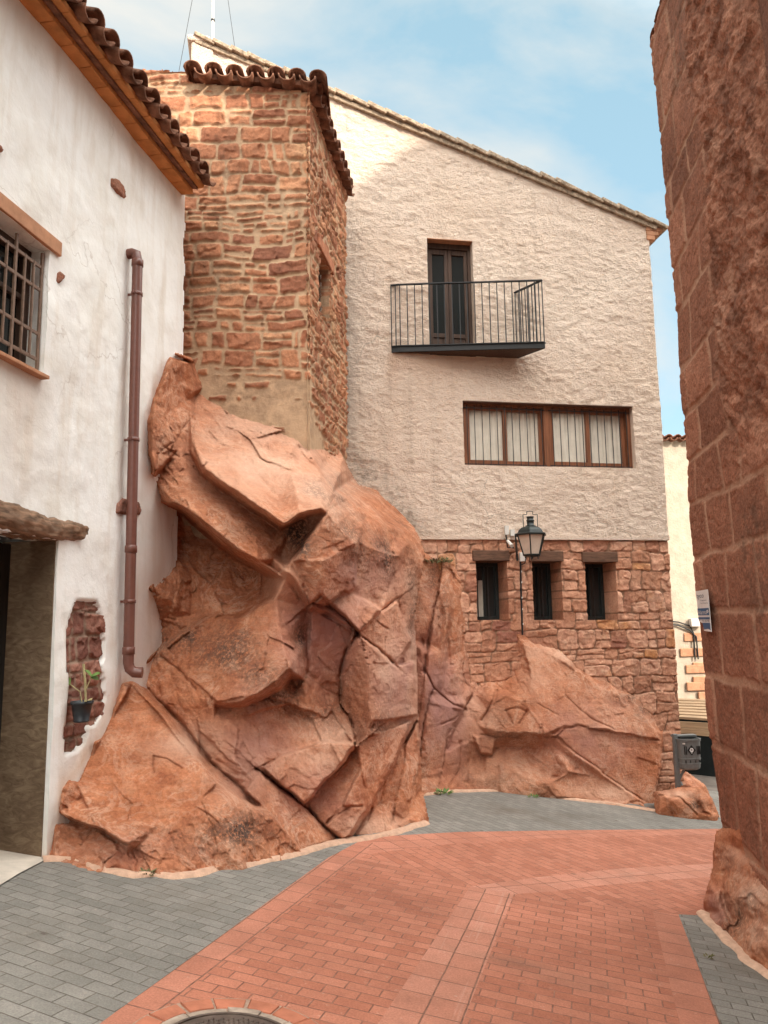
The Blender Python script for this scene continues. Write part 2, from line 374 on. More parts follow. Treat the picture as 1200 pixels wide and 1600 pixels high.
def m_pavers(name, c_lo, c_hi, bw, bh, mortar=(0.16, 0.12, 0.09), msize=0.005, stain=0.5, spots=0.5, offs=0.5, streak=False):
    m, t, b = newmat(name, 0.85, 0.22); g = NG(t)
    uv = g.n('ShaderNodeUVMap').outputs[0]; v = g.coord()
    wob = g.mix(0.012, uv, g.noise(v, 2.2, 2, out='Color'), 'ADD')
    br = g.n('ShaderNodeTexBrick'); br.offset = offs; br.inputs['Scale'].default_value = 1.0; br.inputs['Brick Width'].default_value = bw; br.inputs['Row Height'].default_value = bh
    br.inputs['Mortar Size'].default_value = msize; br.inputs['Mortar Smooth'].default_value = 0.35; br.inputs['Bias'].default_value = 0.0
    br.inputs['Color1'].default_value = (0, 0, 0, 1); br.inputs['Color2'].default_value = (1, 1, 1, 1); br.inputs['Mortar'].default_value = (0.5, 0.5, 0.5, 1)
    g.l(wob, br.inputs['Vector'])
    c = g.mix(br.outputs['Color'], c_lo, c_hi)
    big = g.noise(v, 0.9, 6, 0.6, 0.4); fine = g.noise(v, 90, 4, 0.7); med = g.noise(v, 7, 6, 0.65)
    c = g.mix(stain, c, g.ramp(big, [(0.3, 0.33), (0.7, 0.66)]), 'OVERLAY')
    c = g.mix(0.35, c, g.ramp(med, [(0.3, 0.36), (0.7, 0.62)]), 'OVERLAY')
    c = g.mix(0.55, c, g.ramp(fine, [(0.3, 0.30), (0.7, 0.70)]), 'OVERLAY')
    dust = g.ramp(g.noise(v, 22, 6, 0.75), [(0.60, 0.0), (0.74, spots)])
    c = g.mix(dust, c, (0.55, 0.42, 0.33))
    if streak:                                                   # scuffs left by tyres along the street
        su = g.n('ShaderNodeMapping'); su.inputs['Scale'].default_value = (26, 0.9, 1); su.inputs['Rotation'].default_value = (0, 0, 0.12); g.l(uv, su.inputs['Vector'])
        c = g.mix(g.ramp(g.noise(su.outputs[0], 1.0, 3, 0.5, 0.3), [(0.60, 0.0), (0.74, 0.28)]), c, (0.60, 0.40, 0.31))
    vo = g.n('ShaderNodeTexVoronoi'); vo.inputs['Scale'].default_value = 2.3; g.l(g.mix(0.06, v, g.noise(v, 9, 3, out='Color'), 'ADD'), vo.inputs['Vector'])
    c = g.mix(g.ramp(vo.outputs['Distance'], [(0.035, 0.6), (0.075, 0.0)]), c, (0.07, 0.045, 0.035))   # old gum and oil spots
    gr = g.ramp(g.noise(v, 0.55, 5, 0.6, 0.6), [(0.56, 0.0), (0.72, 0.55)]); c = g.mix(gr, c, (0.125, 0.095, 0.07))   # grime
    mt = g.mix(g.ramp(g.noise(v, 16, 4, 0.6), [(0.35, 0.0), (0.65, 1.0)]), mortar, tuple(min(1, x*1.9) for x in mortar))
    c = g.mix(br.outputs['Fac'], c, mt)
    g.l(c, b.inputs['Base Color'])
    h = g.math('SUBTRACT', g.math('MULTIPLY', fine, 0.18), br.outputs['Fac'])
    g.bump(b, h, 0.8, 0.008); return m
ROCK = m_rock()
WHITE = m_whitewash()
CREAM = m_plaster_rough()
TOWER_STONE = m_stone('rubble_with_sandy_mortar', [(0.0, (0.24, 0.098, 0.060)), (0.2, (0.36, 0.145, 0.080)), (0.55, (0.47, 0.205, 0.110)), (0.85, (0.56, 0.270, 0.145)), (1.0, (0.62, 0.36, 0.20))], (0.52, 0.345, 0.215))
BASE_STONE = m_stone('dry_red_rubble', [(0.0, (0.30, 0.125, 0.085)), (0.25, (0.50, 0.24, 0.145)), (0.6, (0.62, 0.325, 0.21)), (0.88, (0.66, 0.37, 0.25)), (1.0, (0.60, 0.27, 0.11))], (0.30, 0.165, 0.105))
RUBBLE = m_stone('dark_mauve_rubble', [(0.0, (0.15, 0.062, 0.047)), (0.6, (0.27, 0.115, 0.082)), (1.0, (0.36, 0.18, 0.13))], (0.30, 0.20, 0.145), 26, 0.015)
ASHLAR = m_stone('weathered_red_ashlar', [(0.0, (0.185, 0.080, 0.050)), (0.5, (0.315, 0.136, 0.083)), (1.0, (0.47, 0.225, 0.142))], (0.46, 0.265, 0.175), 48, 0.022, 0.9)
BOULDER = ROCK
TILE = plain('old_clay_tile', (0.19, 0.088, 0.054), 0.9, 0.15, var=0.6, scale=8, bump=0.4, bd=0.008)
TILE_GREY = plain('lichened_roof_edge', (0.36, 0.27, 0.19), 0.95, 0.1, var=0.5, scale=16, bump=0.8, bd=0.02)
SOFFIT = plain('orange_soffit_brick', (0.50, 0.205, 0.07), 0.85, 0.2, var=0.22, scale=6)
LINTEL = plain('terracotta_lintel', (0.46, 0.23, 0.13), 0.85, 0.2, var=0.18, scale=9)
IRON = plain('dark_wrought_iron', (0.014, 0.013, 0.013), 0.55, 0.4, var=0.3, scale=40, bump=0.1)
IRON_BROWN = plain('brown_painted_iron', (0.17, 0.10, 0.065), 0.55, 0.4, var=0.25, scale=30)
PIPE = plain('brown_painted_pipe', (0.15, 0.055, 0.038), 0.38, 0.5, var=0.12, scale=20, bump=0.05)
WOOD_DARK = wood('dark_brown_wood', (0.062, 0.034, 0.022))
DOOR_WOOD = wood('almost_black_door_wood', (0.022, 0.020, 0.018))
WOOD_RED = wood('red_brown_varnished_wood', (0.20, 0.075, 0.035), rough=0.5)
WOOD_LINTEL = wood('brown_lintel_wood', (0.12, 0.06, 0.036), axis=0)
WOOD_BEAM = wood('weathered_beam_wood', (0.20, 0.115, 0.068), axis=1, var=0.65)
WOOD_PLANK = wood('grey_brown_planks', (0.36, 0.235, 0.135), axis=0, var=0.4)
CURTAIN = plain('net_curtain', (0.62, 0.56, 0.47), 0.9, 0.1, var=0.08, scale=6, bump=0.1)
DARK = plain('unlit_interior', (0.018, 0.022, 0.022), 0.9, 0.1, var=0.2, scale=3, bump=0)
GREY_PAINT = plain('grey_painted_panel', (0.16, 0.18, 0.18), 0.6, 0.3, var=0.15)
def m_glass():
    m, t, b = newmat('dark_window_glass', 0.06, 0.5); b.inputs['Base Color'].default_value = (0.02, 0.024, 0.024, 1); return m
GLASS = m_glass()
FROST = plain('frosted_lantern_glass', (0.58, 0.47, 0.38), 0.35, 0.4, var=0.08, scale=10, bump=0.05)
LAMP_METAL = plain('dark_green_black_metal', (0.013, 0.018, 0.017), 0.45, 0.5, var=0.3, scale=30)
BIN_GREY = plain('grey_plastic', (0.15, 0.155, 0.15), 0.5, 0.4, var=0.12, scale=20, bump=0.08)
PALE_PLASTIC = plain('pale_plastic', (0.62, 0.58, 0.53), 0.5, 0.4, var=0.05, scale=20, bump=0.03)
MORTAR = plain('pinkish_mortar', (0.55, 0.345, 0.24), 0.95, 0.1, var=0.16, scale=18, bump=0.6, bd=0.01)
CONCRETE = plain('worn_concrete', (0.55, 0.47, 0.39), 0.9, 0.2, var=0.2, scale=5, bump=0.3)
LEAF = plain('green_leaf', (0.13, 0.20, 0.055), 0.6, 0.3, var=0.45, scale=25, bump=0.1)
STEM = plain('dry_stem', (0.40, 0.33, 0.17), 0.7, 0.2, var=0.3)
POT = plain('black_plastic_pot', (0.018, 0.022, 0.026), 0.45, 0.5, var=0.2)
SOIL = plain('dark_soil', (0.10, 0.06, 0.04), 0.95, 0.1, var=0.4, scale=60, bump=0.8, bd=0.01)
SIGN_WHITE = plain('white_enamel', (0.72, 0.70, 0.67), 0.4, 0.4, var=0.06, scale=20, bump=0)
SIGN_BLUE = plain('blue_enamel', (0.01, 0.095, 0.21), 0.4, 0.4, var=0.1, scale=20, bump=0)
SIGN_INK = plain('dark_ink', (0.07, 0.09, 0.12), 0.5, 0.3, var=0.1, bump=0)
FAR_WALL = plain('sunlit_cream_wall', (0.43, 0.355, 0.275), 0.95, 0.1, var=0.12, scale=5, bump=0.5, bd=0.02)
QUOIN = plain('orange_quoin_stone', (0.42, 0.215, 0.125), 0.9, 0.1, var=0.2, scale=8, bump=0.5, bd=0.02)
REVEAL = None
def m_reveal():
    m, t, b = newmat('brown_swirled_render', 0.8, 0.2); g = NG(t); v = g.coord()
    n = g.noise(v, 9, 5, 0.6, 1.4); w = g.noise(g.coord((1, 1, 2.2)), 8.0, 5, 0.6, 1.6)
    c = g.ramp(w, [(0.3, (0.125, 0.08, 0.048)), (0.5, (0.19, 0.128, 0.078)), (0.68, (0.27, 0.19, 0.118))])
    c = g.mix(g.ramp(g.noise(v, 1.5, 4), [(0.45, 0.0), (0.65, 0.6)]), c, (0.10, 0.062, 0.036)); g.l(c, b.inputs['Base Color']); g.bump(b, w, 0.35, 0.015); return m
REVEAL = m_reveal()
# ------------------------------------------------------------------ ground, road and pavements
gx = np.concatenate([np.arange(-60, -10, 5), np.arange(-10, 14, 1.0), np.arange(14, 61, 5)]); gy = np.concatenate([np.arange(-40, 32, 2.0), np.arange(32, 90, 8)])
GX, GY = np.meshgrid(gx, gy); GZ = gz(GX, GY)
idx = np.arange(GX.size).reshape(GX.shape); q = np.stack([idx[:-1, :-1], idx[:-1, 1:], idx[1:, 1:], idx[1:, :-1]], -1).reshape(-1, 4)
GROUND = plain('packed_grey_pavers_bed', (0.20, 0.17, 0.145), 0.95, 0.1, var=0.25, scale=3)
props(link('ground', mesh_np('ground', np.stack([GX, GY, GZ-0.010], -1).reshape(-1, 3), q), GROUND), kind='structure')
GN = nrm([GA, GB, 1.0])
def sheet(name, px, mat_, p_axis, lift=0.0, world=None, org=None):
    """flat paved zone; p_axis = (pixel a, pixel b) gives the direction of the courses"""
    P = gnd(np.array([p[0] for p in px], float), np.array([p[1] for p in px], float)) if world is None else np.asarray(world, float)
    a, b = [gnd(*np.asarray(x, float)) for x in p_axis]
    e = nrm(b-a); f = np.cross(GN, e); og = np.zeros(3) if org is None else gnd(*np.asarray(org, float))
    me = bpy.data.meshes.new(name); P = P + np.array([0, 0, lift])
    me.from_pydata([tuple(p) for p in P], [], [tuple(range(len(P)))]); me.update()
    if me.polygons[0].normal.z < 0: me.flip_normals()
    l = me.uv_layers.new(name='UVMap')
    for lp in me.loops:
        d = P[lp.vertex_index]-og; l.data[lp.index].uv = (float(d@e), float(d@f))
    return props(link(name, me, mat_), kind='structure')
RED = m_pavers('red_pavers', (0.345, 0.125, 0.075), (0.43, 0.170, 0.107), 0.20, 0.10, (0.17, 0.080, 0.055), 0.0045)
def px_w(a, b, ax): p, q_ = gnd(*np.asarray(a, float)), gnd(*np.asarray(b, float)); return abs(float((q_-p)@ax))
GREY = m_pavers('grey_pavers', (0.185, 0.170, 0.148), (0.235, 0.215, 0.188), 0.20, 0.10, (0.095, 0.08, 0.066), 0.0042, spots=0.3)
A1 = ((505, 1350), (215, 1557)); 
AX_NEAR = ((150, 1540), (700, 1600))     # replaced below by the perpendicular of the border
bo0, bo1 = gnd(155., 1600.), gnd(505., 1350.)
sd = nrm(bo1-bo0); pd = nrm(np.cross(GN, sd))   # street direction and its perpendicular (to the left)
def gpix(P):   # project a world point to pixels
    d = np.asarray(P, float)-CAM; z = d@_f; return (600+1200*(d@RGT)/z, 800-1200*(d@UPV)/z)
AX_NEAR = (gpix(bo1), gpix(bo1-pd))
fa, fb = gnd(845., 1370.), gnd(1120., 1349.); fd = nrm(fb-fa); fp = nrm(np.cross(GN, fd))
AX_FAR = (gpix(fa), gpix(fa+fp))
dn = lambda px, k: gpix(gnd(*np.asarray(px, float)) - sd*k)     # move towards the camera along the street
WC = px_w((590, 1600), (722, 1600), pd); WB = px_w((155, 1600), (222, 1600), pd); WR = px_w((1062, 1600), (1126, 1600), pd)
WF = px_w((970, 1357), (963, 1381), fp); WG = px_w((900, 1297), (895, 1308.5), fp)
def tiles(nm, w, dark=1.0, streak=False, lo=(0.385, 0.150, 0.095), hi=(0.455, 0.19, 0.124)): return m_pavers(nm, lo, hi, w, 0.23, (0.15, 0.075, 0.052), 0.005, offs=0.0, streak=streak)
PK = dict(lo=(0.40, 0.165, 0.107), hi=(0.475, 0.21, 0.142))
PINK_TILE = tiles('worn_pink_tiles', WC/2, streak=True, **PK); PINK_FAR = tiles('worn_pink_tiles_bend', 0.24, streak=True, **PK)
RED_TILE = tiles('red_border_tiles', WB); RED_TILE_R = tiles('red_border_tiles_right', WR); RED_TILE_F = tiles('red_border_tiles_bend', 0.24)
LO0, LI0 = (155, 1600), (222, 1600)
near = lambda p: dn(p, 3.4)
G = 0.0
sheet('road', [(222, 1600), (545, 1348), (572, 1336), (735, 1385), (590, 1600), near((590, 1600)), near((222, 1600))], RED, AX_NEAR)
sheet('road', [(590, 1600), (735, 1385), (803, 1397), (722, 1600), near((722, 1600)), near((590, 1600))], PINK_TILE, AX_NEAR, org=(590, 1600))
sheet('road', [(722, 1600), (803, 1397), (1020, 1424), (1062, 1600), near((1062, 1600)), near((722, 1600))], RED, AX_NEAR)
sheet('road', [(1062, 1600), (1020, 1424), (1060, 1428.5), (1126, 1600), near((1126, 1600)), near((1062, 1600))], RED_TILE_R, AX_NEAR, org=(1062, 1600))
sheet('road', [(155, 1600), (513, 1340), (566, 1312), (585, 1318), (572, 1336), (545, 1348), (222, 1600), near((222, 1600)), near((155, 1600))], RED_TILE, AX_NEAR, org=(155, 1600))
FE = (1290, 1342)
sheet('road', [(566, 1312), (600, 1306.5), (715, 1300), (900, 1297), (1125, 1295), (1300, 1294), (1300, 1303), (1125, 1304), (975, 1306), (820, 1311), (700, 1319), (600, 1331), (572, 1336), (585, 1318)], RED_TILE_F, AX_FAR)
sheet('road', [(572, 1336), (600, 1331), (700, 1319), (820, 1311), (975, 1306), (1125, 1304), (1300, 1303), (1300, 1340), (1120, 1349), (970, 1357), (845, 1370), (735, 1385)], RED, AX_FAR)
sheet('road', [(735, 1385), (845, 1370), (970, 1357), (1120, 1349), (1300, 1340), (1300, 1358), (1115, 1370), (1035, 1375), (920, 1385), (872, 1392), (803, 1397)], PINK_FAR, AX_FAR)
sheet('road', [(803, 1397), (872, 1392), (920, 1385), (1035, 1375), (1115, 1370), (1300, 1358), (1300, 1440), (1060, 1428.5), (1020, 1424)], RED, AX_FAR)
AX_GREY = (gpix(bo1), gpix(bo1-pd+sd*-0.12))
sheet('pavement', [(155, 1600), near((155, 1600)), near((-900, 1600)), (-900, 1420), (-60, 1330), (75, 1325), (300, 1320), (520, 1290), (566, 1312), (513, 1340)], GREY, AX_GREY)
sheet('pavement', [(566, 1312), (540, 1290), (640, 1235), (700, 1220), (900, 1225), (1100, 1235), (1300, 1240), (1300, 1294), (1125, 1295), (900, 1297), (715, 1300), (600, 1306.5)], GREY, AX_FAR)
sheet('pavement', [(1126, 1600), (1060, 1428.5), (1300, 1440), (1500, 1600), near((1500, 1600)), near((1126, 1600))], GREY, AX_NEAR)
sheet('doorstep', [(-300, 1470), (-20, 1398), (30, 1367), (78, 1342), (82, 1326), (-300, 1326)], CONCRETE, AX_NEAR, 0.012)
# ------------------------------------------------------------------ the planes of the buildings
g0 = gnd(75., 1340.)
wd = ray(805., 967.).copy(); wd[2] = 0; wd = nrm(wd)
LW = Plane(g0, wd, (wd[1], -wd[0], 0))                       # white house: S runs away down the street, N faces the street
fdn = nrm((1, 0.17, 0))
FC = Plane((0.99, 11.75, 0), fdn, (0.17, -1, 0))             # plaster house
TF = Plane((-0.87, 8.72, 0), (1, 0.0, 0), (0, -1, 0))        # stone tower, front
tc_ = TF.hit(480., 140.); tsd = nrm((0.146, 1, 0))
TS = Plane((tc_[0], 8.72, 0), tsd, (tsd[1], -tsd[0], 0))      # stone tower, side (S runs away)
cb = gnd(1125., 1432.); cb = at(1126., 1290., 6.9); ctop = at(1018., 60., 6.9)
cd = ray(770., 967.).copy(); cd[2] = 0; cd = nrm(cd)
CH = Plane(cb, cd, (-cd[1], cd[0], 0), ctop-cb)              # old wall on the right: S runs away, negative s towards the camera
# ------------------------------------------------------------------ white house on the left
def ST(pl, u, v, off=0.0): return pl.st(np.float64(u), np.float64(v), off)
wh = thing('white_house', 'white rendered house with a brown downpipe, a barred window and clay tiled eave', 'house', g0)
e1 = LW.hit(283., 303.); e0 = LW.hit(30., 0.)
se1, te1 = ST(LW, 283, 303); se0, te0 = ST(LW, 30, 0)
esl = (te1-te0)/(se1-se0)
S_END = se1+0.16
dj, dtop = ST(LW, 92, 848); djb, _ = ST(LW, 72, 1338)
d_right = (dj+djb)/2; d_top = dtop+0.02
wr, wtop = ST(LW, 77, 391); wr2, wbot = ST(LW, 69, 589)
w_right = (wr+wr2)/2; w_left = w_right-1.35
door_h = (-1.6, d_right, -1.0, d_top); win_h = (w_left, w_right, wbot, wtop)
door_h = (d_right-1.35, d_right, -0.6, d_top)
PATCH = [(118, 944), (125, 939), (140, 941), (152, 939), (158, 950), (162, 975), (165, 1005), (164, 1030), (158, 1040), (162, 1060), (164, 1090), (160, 1115), (148, 1130), (138, 1135), (133, 1160), (120, 1172), (102, 1180), (100, 1150), (103, 1110), (106, 1065), (104, 1030), (106, 990), (112, 965)]
PATCH_ST = np.array([ST(LW, a, b) for a, b in PATCH])
def patch_in(S, T):
    ins = np.zeros(S.shape, bool)
    for i in range(len(PATCH_ST)):
        p, q_ = PATCH_ST[i], PATCH_ST[(i+1) % len(PATCH_ST)]
        ins ^= ((p[1] > T) != (q_[1] > T)) & (S < (q_[0]-p[0])*(T-p[1])/(q_[1]-p[1]+1e-12)+p[0])
    return ins
def lw_h(S, T):
    p = p2(S, T, 3.1)
    return -0.045*patch_in(S, T) + 0.030*fbm(p*0.9, 3, 3) + 0.010*fbm(p*4, 3, 5)
eave_t = lambda s: te1 + esl*(s-se1)
rag = lambda t: 0.05*fbm(p2(t*3.0, 0*t, 9.0), 4, 31)
rock_edge = [(195, 1070), (150, 1160), (100, 1230), (88, 1290), (75, 1342)]
re = np.array([ST(LW, a, b) for a, b in rock_edge])
def lw_attr(S, T):
    # warm stains where the wall meets the rock and runs below the sill
    d = np.full(S.shape, 9.0)
    for a, b in zip(re[:-1], re[1:]):
        ab = b-a; t = np.clip(((S-a[0])*ab[0]+(T-a[1])*ab[1])/(ab@ab), 0, 1)
        d = np.minimum(d, np.hypot(S-a[0]-t*ab[0], T-a[1]-t*ab[1]))
    st = np.exp(-(d/0.10)**2)*0.9
    r0, r1 = ST(LW, 250, 800); st = np.maximum(st, 0.45*np.exp(-((S-r0)/0.28)**2)*(T < te1-2.3))
    st = np.maximum(st, 0.55*np.exp(-((S-w_right+0.25)/0.30)**2)*sstep(wbot-1.3, wbot-0.1, T)*(T < wbot))
    st = np.maximum(st, 0.5*np.exp(-((T-eave_t(S)+0.1)/0.18)**2))
    return np.stack([np.clip(st+0.0*fbm(p2(S, T)*3, 3, 8), 0, 1), 0*S, 0*S], -1)
relief('wall', LW, -5.5, S_END+0.08, -0.7, max(eave_t(-5.5), te1)+0.1, 0.025, lw_h, WHITE, wh, (door_h, win_h), lambda s, t: (t < eave_t(s)+0.03) & (s < S_END-0.03+rag(t)), lw_attr, 0.24, 0.0)
m = MB()   # the body of the house behind its street wall
a = S_END-0.10
m.hexa([LW.P(x, b, n) for b in (-0.7, min(te1, te0)-0.3) for x, n in ((-5.5, -0.62), (a, -0.62), (a, -5.5), (-5.5, -5.5))])
m.pbox(LW, a-0.25, a, -0.7, te1-0.1, -0.62, -0.02)
m.build('house_body', WHITE, wh)
# door opening: swirled brown reveal, doorway recess, dark door
m = MB(); m.pbox(LW, d_right-0.012, d_right+0.06, -0.6, d_top, -0.50, -0.03)
m.pbox(LW, d_right-1.41, d_right-1.35, -0.6, d_top, -0.50, -0.03); m.build('door_reveal', REVEAL, wh)
dr = MB(); 
for k in range(7): dr.pbox(LW, d_right-1.35+k*0.192, d_right-1.35+k*0.192+0.186, -0.6, d_top-0.02, -0.46, -0.42)
dro = dr.build('door', DOOR_WOOD, wh, 0.004)
h = MB(); h.lathe(LW.P(d_right-0.25, 1.05, -0.42), [(0.03, 0), (0.03, 0.02), (0.012, 0.03), (0.012, 0.05), (0.03, 0.06), (0.028, 0.085)], 12, LW.N); h.build('handle', IRON, dro)
# weathered beam above the door
bs0 = d_right-1.9; bs1, _ = ST(LW, 129, 830)
bprof = [((-260, 700), (-260, 770)), ((-100, 745), (-100, 800)), ((0, 779), (0, 829)), ((20, 783), (20, 832)), ((45, 793), (45, 838)), ((70, 803), (70, 843)), ((95, 811), (92, 845)), ((115, 814), (112, 846)), ((127, 816), (127, 844)), ((131, 824), (131, 838))]
V = []; F = []
NB = 12
for (tu, tv), (bu, bv) in bprof:
    a = ST(LW, tu, tv); b = ST(LW, bu, bv)
    sm = (a[0]+b[0])/2; tm = (a[1]+b[1])/2; hh = (a[1]-b[1])/2
    for k in range(NB):
        t = 2*math.pi*k/NB; c, sn = math.cos(t), math.sin(t)
        cc = math.copysign(abs(c)**0.5, c); ss_ = math.copysign(abs(sn)**0.5, sn)
        V.append(LW.P(sm, tm+ss_*hh*(1+0.08*random.uniform(-1, 1)), -0.10+cc*0.15*(1+0.1*random.uniform(-1, 1))))
for i in range(len(bprof)-1):
    for k in range(NB): F.append((i*NB+k, i*NB+(k+1) % NB, (i+1)*NB+(k+1) % NB, (i+1)*NB+k))
F.append(tuple(range(NB))); F.append(tuple(range(len(V)-NB, len(V)))[::-1])
bm = MB(); bm.add(V, F, True); bo = bm.build('door_beam', WOOD_BEAM, wh)
sb = bo.modifiers.new('subdivision', 'SUBSURF'); sb.levels = 3; sb.render_levels = 3
tx = bpy.data.textures.new('beam_grain', 'CLOUDS'); tx.noise_scale = 0.09; tx.noise_depth = 3
dm = bo.modifiers.new('grain', 'DISPLACE'); dm.texture = tx; dm.strength = 0.05; dm.mid_level = 0.5
# barred window
wn_ = bpy.data.objects.new('window', None); COL.objects.link(wn_); wn_.parent = wh; wn_.location = Vector(LW.P(w_right-0.6, wbot, 0))-wh.location
def wpart(mb, name, mat_, bevel=0.0): return mb.build(name, mat_, wn_, bevel)
m = MB(); m.pbox(LW, w_left, w_right, wbot, wtop, -0.235, -0.22); wpart(m, 'pane', GLASS)
m = MB()
for a0, a1, b0, b1 in ((w_left, w_right, wbot, wbot+0.08), (w_left, w_right, wtop-0.08, wtop), (w_left, w_left+0.08, wbot+0.08, wtop-0.08), (w_right-0.08, w_right, wbot+0.08, wtop-0.08), (w_right-0.72, w_right-0.64, wbot+0.08, wtop-0.08)):
    m.pbox(LW, a0, a1, b0, b1, -0.215, -0.16)
m.pbox(LW, w_left+0.08, w_right-0.08, wbot+0.62, wbot+0.66, -0.21, -0.17)
wpart(m, 'frame', WOOD_DARK, 0.004)
m = MB(); k = 0; x = w_right-0.015
while x > w_left:
    thick = k % 3 == 0
    m.pbox(LW, x-(0.024 if thick else 0.016), x, wbot+(0.02 if thick else 0.13), wtop-(0.03 if thick else 0.14), -0.055, -0.035); x -= 0.108; k += 1
for tt_ in (wbot+0.12, wbot+0.33, wtop-0.36, wtop-0.17): m.pbox(LW, w_left, w_right-0.01, tt_, tt_+0.028, -0.056, -0.04)
wpart(m, 'grille', IRON_BROWN, 0.003)
ls1, lt1 = ST(LW, 92.5, 381); _, lb1 = ST(LW, 91, 400)
m = MB(); m.pbox(LW, w_left-0.2, ls1, wtop+0.004, wtop+0.125, -0.2, 0.03); wpart(m, 'lintel', LINTEL, 0.006)
ss1, _ = ST(LW, 75, 592, 0.05)
m = MB()
x = ss1
while x > w_left-0.2:
    m.pbox(LW, x-0.262, x, wbot-0.032, wbot-0.004, -0.2, 0.065); x -= 0.265
wpart(m, 'sill', LINTEL, 0.004)
# bare stones left showing in the render
def flat_stone(outline, name, depth, seed, mat_=ROCK, parent=wh, attr=(0.35, 0, 0.35), bulge=0.02):
    P = np.array([ST(LW, a, b) for a, b in outline]); c = P.mean(0)
    a0, b0 = P.min(0)-0.02; a1, b1 = P.max(0)+0.02; st_ = 0.014
    S, T = np.meshgrid(np.arange(a0, a1, st_), np.arange(b0, b1, st_))
    # signed distance to the outline
    d = np.full(S.shape, 9.0); ins = np.zeros(S.shape, bool)
    for i in range(len(P)):
        p, q_ = P[i], P[(i+1) % len(P)]; ab = q_-p
        t = np.clip(((S-p[0])*ab[0]+(T-p[1])*ab[1])/(ab@ab), 0, 1); d = np.minimum(d, np.hypot(S-p[0]-t*ab[0], T-p[1]-t*ab[1]))
        cr = ((p[1] > T) != (q_[1] > T)) & (S < (q_[0]-p[0])*(T-p[1])/(q_[1]-p[1]+1e-12)+p[0]); ins ^= cr
    sd_ = np.where(ins, d, -d) + 0.012*fbm(p2(S, T, seed)*14, 3, seed)
    nzz = bulge*0.55 + 0.5*facets(p2(S, T, seed*1.7)*np.array([5.0, 8.0, 1]), seed)*bulge + 0.5*bulge*fbm(p2(S, T, seed)*16, 4, seed)
    Hh = lw_h(S, T) - 0.03 + sstep(0, 0.03, sd_)*(0.03+depth) + np.where(sd_ > 0, np.maximum(nzz, 0.0)*sstep(0, 0.03, sd_), 0)
    ii = np.arange(S.size).reshape(S.shape); qq = np.stack([ii[:-1, :-1], ii[:-1, 1:], ii[1:, 1:], ii[1:, :-1]], -1)
    kk = (sd_[:-1, :-1] > -0.012)
    me = mesh_np(name, LW.P(S, T, Hh).reshape(-1, 3), qq[kk].reshape(-1, 4), True, {'tint': np.tile(np.array(attr, float), (S.size, 1))})
    return link(name, me, mat_, parent)
flat_stone([(171, 276), (180, 275), (193, 287), (198, 300), (196, 313), (183, 305), (173, 292)], 'exposed_stone', 0.012, 3)
flat_stone([(88, 424), (93, 420), (102, 430), (100, 441), (92, 446), (87, 440)], 'exposed_stone', 0.012, 5)
flat_stone([(-14, 218), (-2, 222), (5, 232), (5, 245), (-8, 240)], 'exposed_stone', 0.012, 6)
flat_stone([(180, 800), (183, 784), (192, 776), (204, 777), (218, 782), (222, 795), (221, 808), (202, 806), (182, 806)], 'exposed_stone', 0.010, 7, attr=(0.5, 0, 0.6))
# eave: two rows of orange bricks, then barrel tiles
ev = nrm(LW.P(se1, te1)-LW.P(se0, te0)); en = LW.N; eu = nrm(np.cross(en, ev)); eu = eu if eu[2] > 0 else -eu
E0 = LW.P(se1, te1); 
def EP(a, n, z): return E0 + ev*a + en*n + eu*z      # a: along the eave (0 at its far end, negative towards the camera)
sof = MB()
for row in range(2):
    x = 0.03
    while x > -6.2:
        L = 0.272; c = [EP(x-L+0.006 if k in (0, 3) else x, n, z) for z in (row*0.055+0.002, row*0.055+0.052) for k, n in ((0, -0.1), (1, -0.1), (2, 0.135*(row+1)), (3, 0.135*(row+1)))]
        c = [EP((x-L+0.007) if j in (0, 3) else x, n, z) for z in (row*0.055+0.002, row*0.055+0.052) for j, n in ((0, -0.1), (1, -0.1), (2, 0.135*(row+1)+random.uniform(-.004, .004)), (3, 0.135*(row+1)+random.uniform(-.004, .004)))]
        sof.hexa(c); x -= L
sof.build('soffit', SOFFIT, wh, 0.004)
def barrel(mb, p, along, out, up, rad0, rad1, L, over, flip=1, th=0.018, seg=8):
    """half-round clay tile: p is the middle of its lower end; it runs up the slope (-out); flip=1 arches up, -1 is a channel"""
    V = []
    for end, (o, r) in enumerate(((over, rad0), (over-L, rad1))):
        for rr in (r, r-th):
            for k in range(seg+1):
                t = math.pi*k/seg
                V.append(p + out*o + along*(math.cos(t)*rr) + up*(flip*math.sin(t)*rr*0.85))
    n = seg+1; F = []
    for k in range(seg):
        F += [(k, k+1, 2*n+k+1, 2*n+k), (n+k+1, n+k, 3*n+k, 3*n+k+1), (k+1, k, n+k, n+k+1), (2*n+k, 2*n+k+1, 3*n+k+1, 3*n+k)]
    F += [(0, 2*n, 3*n, n), (seg, n+seg, 3*n+seg, 2*n+seg)]
    mb.add(V, F, True)
rt = MB(); slope = nrm(en - 0.32*eu); supn = nrm(eu + 0.32*en)
x = -0.02; pitch = 0.255; k = 0
while x > -6.2:
    j = random.uniform(-0.012, 0.012)
    barrel(rt, EP(x+j, 0.28, 0.165), ev, slope, supn, 0.098, 0.08, 0.9, 0.12+random.uniform(-.02, .02), -1)
    barrel(rt, EP(x-pitch/2+j, 0.28, 0.195), ev, slope, supn, 0.10, 0.082, 0.9, 0.085+random.uniform(-.02, .02), 1)
    x -= pitch; k += 1
rt.build('roof_tiles', TILE, wh)
m = MB(); m.hexa([EP(a_, n, z+(0.0-n)*0.30) for z in (0.09, 0.17) for a_, n in ((0.0, 0.20), (-6.2, 0.20), (-6.2, -2.6), (0.0, -2.6))]); m.build('roof', TILE, wh)
